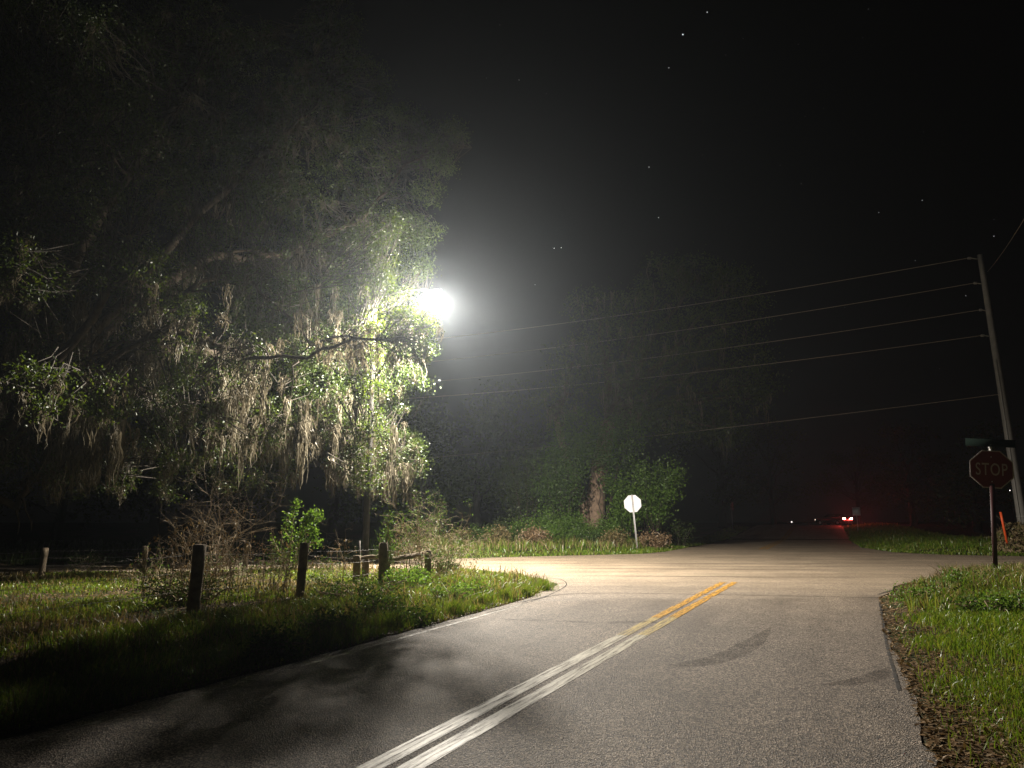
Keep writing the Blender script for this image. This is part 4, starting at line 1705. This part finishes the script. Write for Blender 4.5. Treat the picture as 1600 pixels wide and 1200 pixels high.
# slack wire leaving the pole to the upper right
m = MB()
m.tube(bez(tR + np.array([.3, 0, -1.0]), P(1625, 300, 22), -.3, 16, 0), .01, 4, cap=False)
o = m.build("power_line", M_line)
tag(o, "faint wire rising out of the photo right of the concrete pole", "power line", "power lines above the junction")

# brush mound with an orange marker by the pole
cm = P(1592, 868, 35.3)
mz = h1(cm[0], cm[1])
md = thing("brush_pile", "tan brush heap at the foot of the concrete pole", "brush pile", (cm[0], cm[1], mz))
n = 2600
a, rr = rng.uniform(0, 6.283, n), np.sqrt(rng.random(n)) * 1.0
px_, py_ = rr * np.cos(a) * 1.05, rr * np.sin(a) * .8
pz_ = 1.35 * np.sqrt(np.clip(1 - rr ** 2.4, 0, 1)) * rng.uniform(.7, 1.0, n)
pos = np.stack([cm[0] + px_, cm[1] + py_, mz + pz_], 1)
m = MB()
for k in range(150):
    p0 = pos[k * 7]
    m.tube([p0, p0 + rng.normal(0, .2, 3) + [0, 0, -.05], p0 + rng.normal(0, .3, 3) + [0, 0, -.25]], [.012, .01, .006], 4, cap=False)
# core of packed stems
V, T = [], []
for i in range(7):
    for j in range(20):
        th, ph = 2 * math.pi * j / 20, (i / 6) * math.pi / 2
        k_ = 0.86 + .12 * random.random()
        V.append([cm[0] + 1.0 * k_ * math.cos(th) * math.cos(ph), cm[1] + .75 * k_ * math.sin(th) * math.cos(ph), mz - .05 + 1.2 * k_ * math.sin(ph)])
for i in range(6):
    for j in range(20):
        p_, q_ = i * 20 + j, i * 20 + (j + 1) % 20
        T += [[p_, q_, q_ + 20], [p_, q_ + 20, p_ + 20]]
m.add(V, T)
mb_child("stems", m, M_weed, md)
mesh_child("dead_leaves", leaf_arrays(pos, np.full(n, .17), droop=1.2), M_grass_dry, md)
mk0, mk1 = P(1574, 850, 34.9), P(1563.5, 801, 34.9)
mk = thing("marker_post", "short leaning orange marker post sticking out of the brush heap", "marker post", tuple(mk0))
m = MB()
m.tube([mk0, mk0 * .3 + mk1 * .7, mk1], .055, 10)
mb_child("tube", m, M_orange, mk)
m = MB()
mkd = (mk1 - mk0) / np.linalg.norm(mk1 - mk0)
m.tube([mk1, mk1 + mkd * .03], .06, 10)
mb_child("cap", m, M_orange, mk)

# ------------------------------------------------------------------ far down the road: car, signs, lights
M_carbody = plain("car_paint", (0.03, 0.03, 0.035), 0.3, 0.3, .05)
M_glass = plain("car_glass", (0.01, 0.01, 0.012), 0.1, 0, .05)
M_rubber = plain("rubber", (0.02, 0.02, 0.02), 0.9, 0, .1)
M_tail = emit("tail_light", (1.0, 0.08, 0.06), 1200.0)
M_head = emit("head_light", (1.0, 0.85, 0.65), 4.0)
cp_ = P(1302, 815, 95.0)
car_loc = (cp_[0], cp_[1], float(rise(cp_[1])))
car = thing("car", "dark car with glowing red brake light far down the road", "car", car_loc, -ROAD_DIR + math.radians(50))
# body: side profile lofted across the width (local +Y is forward)
prof = [(-2.2, .45), (-2.25, .8), (-2.1, .98), (-1.3, 1.02), (1.0, .98), (2.0, .82), (2.2, .6), (2.15, .35), (-2.1, .32)]
m = MB()
W = .88
k = len(prof)
V, T = [], []
for sx, ins_ in ((-W, 0), (-W * .96, .0), (W * .96, 0), (W, 0)):
    for (yy, zz) in prof:
        f = 1.0 if abs(sx) < W * .98 else .94
        V.append([sx, yy * f, .6 + (zz - .6) * f])
for r_ in range(3):
    for i in range(k):
        j = (i + 1) % k
        T += [[r_ * k + i, r_ * k + j, (r_ + 1) * k + j], [r_ * k + i, (r_ + 1) * k + j, (r_ + 1) * k + i]]
for i in range(1, k - 1):
    T += [[0, i, i + 1], [3 * k, 3 * k + i + 1, 3 * k + i]]
m.add(V, T)
m.build("body", M_carbody, car)
cab = [(-1.5, 1.0), (-1.0, 1.42), (.2, 1.44), (.95, .98)]
m = MB()
V, T = [], []
for sx, f in ((-.8, 1), (.8, 1)):
    for (yy, zz) in cab:
        V.append([sx * (1 if zz < 1.1 else .82), yy, zz])
for i in range(4):
    j = (i + 1) % 4
    T += [[i, j, 4 + j], [i, 4 + j, 4 + i]]
T += [[0, 1, 2], [0, 2, 3], [4, 6, 5], [4, 7, 6]]
m.add(V, T)
m.build("cabin_glass", M_glass, car)
m = MB()
m.box((0, -.4, 1.445), (1.28, 1.2, .03))
m.build("roof", M_carbody, car)
for sx in (-.8, .8):
    for yy in (-1.35, 1.35):
        m = MB()
        m.tube([[sx - .1, yy, .32], [sx + .1, yy, .32]], .32, 16)
        wh = m.build("wheel", M_rubber, car)
        m = MB()
        m.tube([[sx + .105 * np.sign(sx) - .004, yy, .32], [sx + .105 * np.sign(sx) + .004, yy, .32]], .2, 12)
        m.build("rim", M_steel, wh)
for sx in (-.68, .68):
    m = MB()
    m.box((sx, -2.26, .82), (.30, .04, .14))
    m.build("taillight", M_tail, car)
    m = MB()
    m.box((sx, 2.17, .68), (.26, .06, .13))
    m.build("headlight", M_head, car)
m = MB()
m.box((0, -2.262, .62), (.5, .015, .14))
m.build("number_plate", M_sign_white, car)


def small_sign(label, px, py, Y, w_, h_, lean=0):
    c = P(px, py, Y)
    gz = h1(c[0], c[1])
    t = thing("road_sign", label, "road sign", (c[0], c[1], gz), math.radians(lean))
    m = MB()
    m.tube([[0, .03, -.2], [0, .03, c[2] - gz + h_ / 2]], .03, 8)
    m.build("post", M_steel, t)
    m = MB()
    m.box((0, 0, c[2] - gz), (w_, .006, h_))
    m.build("plate", M_alu, t)
    return t


small_sign("small pale rectangular sign right of the far car", 1338, 799, 75, .75, .85, -25)
small_sign("faint narrow sign left of the far road in the dark", 1143, 788, 80, .45, 1.3, 30)


def far_light(label, px, py, Y, r, strength, col=(1, .93, .85)):
    c = P(px, py, Y)
    gz = h1(c[0], c[1])
    t = thing("distant_lamp", label, "lamp", (c[0], c[1], gz))
    m = MB()
    m.tube([[0, 0, -.2], [0, 0, max(.2, c[2] - gz - r)]], .05, 8)
    m.build("pole", M_darkpole, t)
    m = MB()
    cc = np.array([0, 0, c[2] - gz])
    m.tube([cc - [0, 0, r], cc - [0, 0, r * .6], cc, cc + [0, 0, r * .6], cc + [0, 0, r]], [r * .2, r * .8, r, r * .8, r * .2], 10)
    m.build("bulb", emit("far_bulb", col, strength), t)


far_light("tiny white light far left of the red car light", 1237, 815.5, 150, .14, 2.0)
far_light("tiny white light between the stop sign and concrete pole", 1578, 767, 90, .11, 4.0)
# ------------------------------------------------------------------ stars
stars = [(1067, 54, 1.6, 1), (1105, 19, 1, .7), (1045, 106, 1.1, .7), (1014, 261, 1.2, .8), (1029, 340, 1.1, .7), (866, 388, 1, .8), (877, 387, 1, .7), (811, 125, .9, .5), (854, 146, .8, .3),
         (1247, 69, .8, .4), (1348, 59, .7, .3), (1357, 14, .7, .3), (1287, 169, .7, .3), (1258, 182, .7, .3), (1252, 287, .9, .5), (1219, 258, .7, .3), (1373, 332, .9, .6), (1441, 313, .9, .5),
         (1443, 206, .7, .3), (1553, 369, .9, .5), (1553, 343, .7, .3), (1098, 242, .7, .4), (1430, 407, .8, .5), (1509, 462, .8, .5), (781, 39, .8, .4), (1161, 60, .7, .25), (1134, 86, .7, .25),
         (1320, 480, .7, .3), (1468, 576, .8, .4), (1208, 545, .7, .35), (836, 445, .8, .5), (760, 122, .7, .3)]
m = MB()
for (px, py, s, b) in stars:
    r = ray(px, py)
    c = np.array([0, 0, CAM_H]) + r / np.linalg.norm(r) * 1500
    k = .8 * s
    V = c + np.array([[k, 0, 0], [-k, 0, 0], [0, k, 0], [0, -k, 0], [0, 0, k], [0, 0, -k]])
    m.add(V, [[0, 2, 4], [2, 1, 4], [1, 3, 4], [3, 0, 4], [2, 0, 5], [1, 2, 5], [3, 1, 5], [0, 3, 5]], 0 if b > .6 else (1 if b > .42 else 2))
so = m.build("sky", [emit("star_bright", (.9, .95, 1), 2.2), emit("star_mid", (.9, .95, 1), .8), emit("star_faint", (.9, .92, 1), .3)])
tag(so, kind='structure')
for mm in so.data.materials:
    mm.cycles.emission_sampling = 'NONE'

# ------------------------------------------------------------------ haze: one closed box of thin mist
m = MB()
m.box((0, 110, 12.5), (400, 320, 33.0))
hz = MB()
hz = m
mat, n, o = new_mat("haze")
pv_ = n.nodes.new("ShaderNodeVolumePrincipled")
pv_.inputs['Color'].default_value = (0.80, 0.90, 1.0, 1)
pv_.inputs['Density'].default_value = HAZE_DENSITY
pv_.inputs['Anisotropy'].default_value = 0.78
n.links.new(pv_.outputs[0], o.inputs['Volume'])
ho = m.build("haze", mat)
tag(ho, kind='stuff')
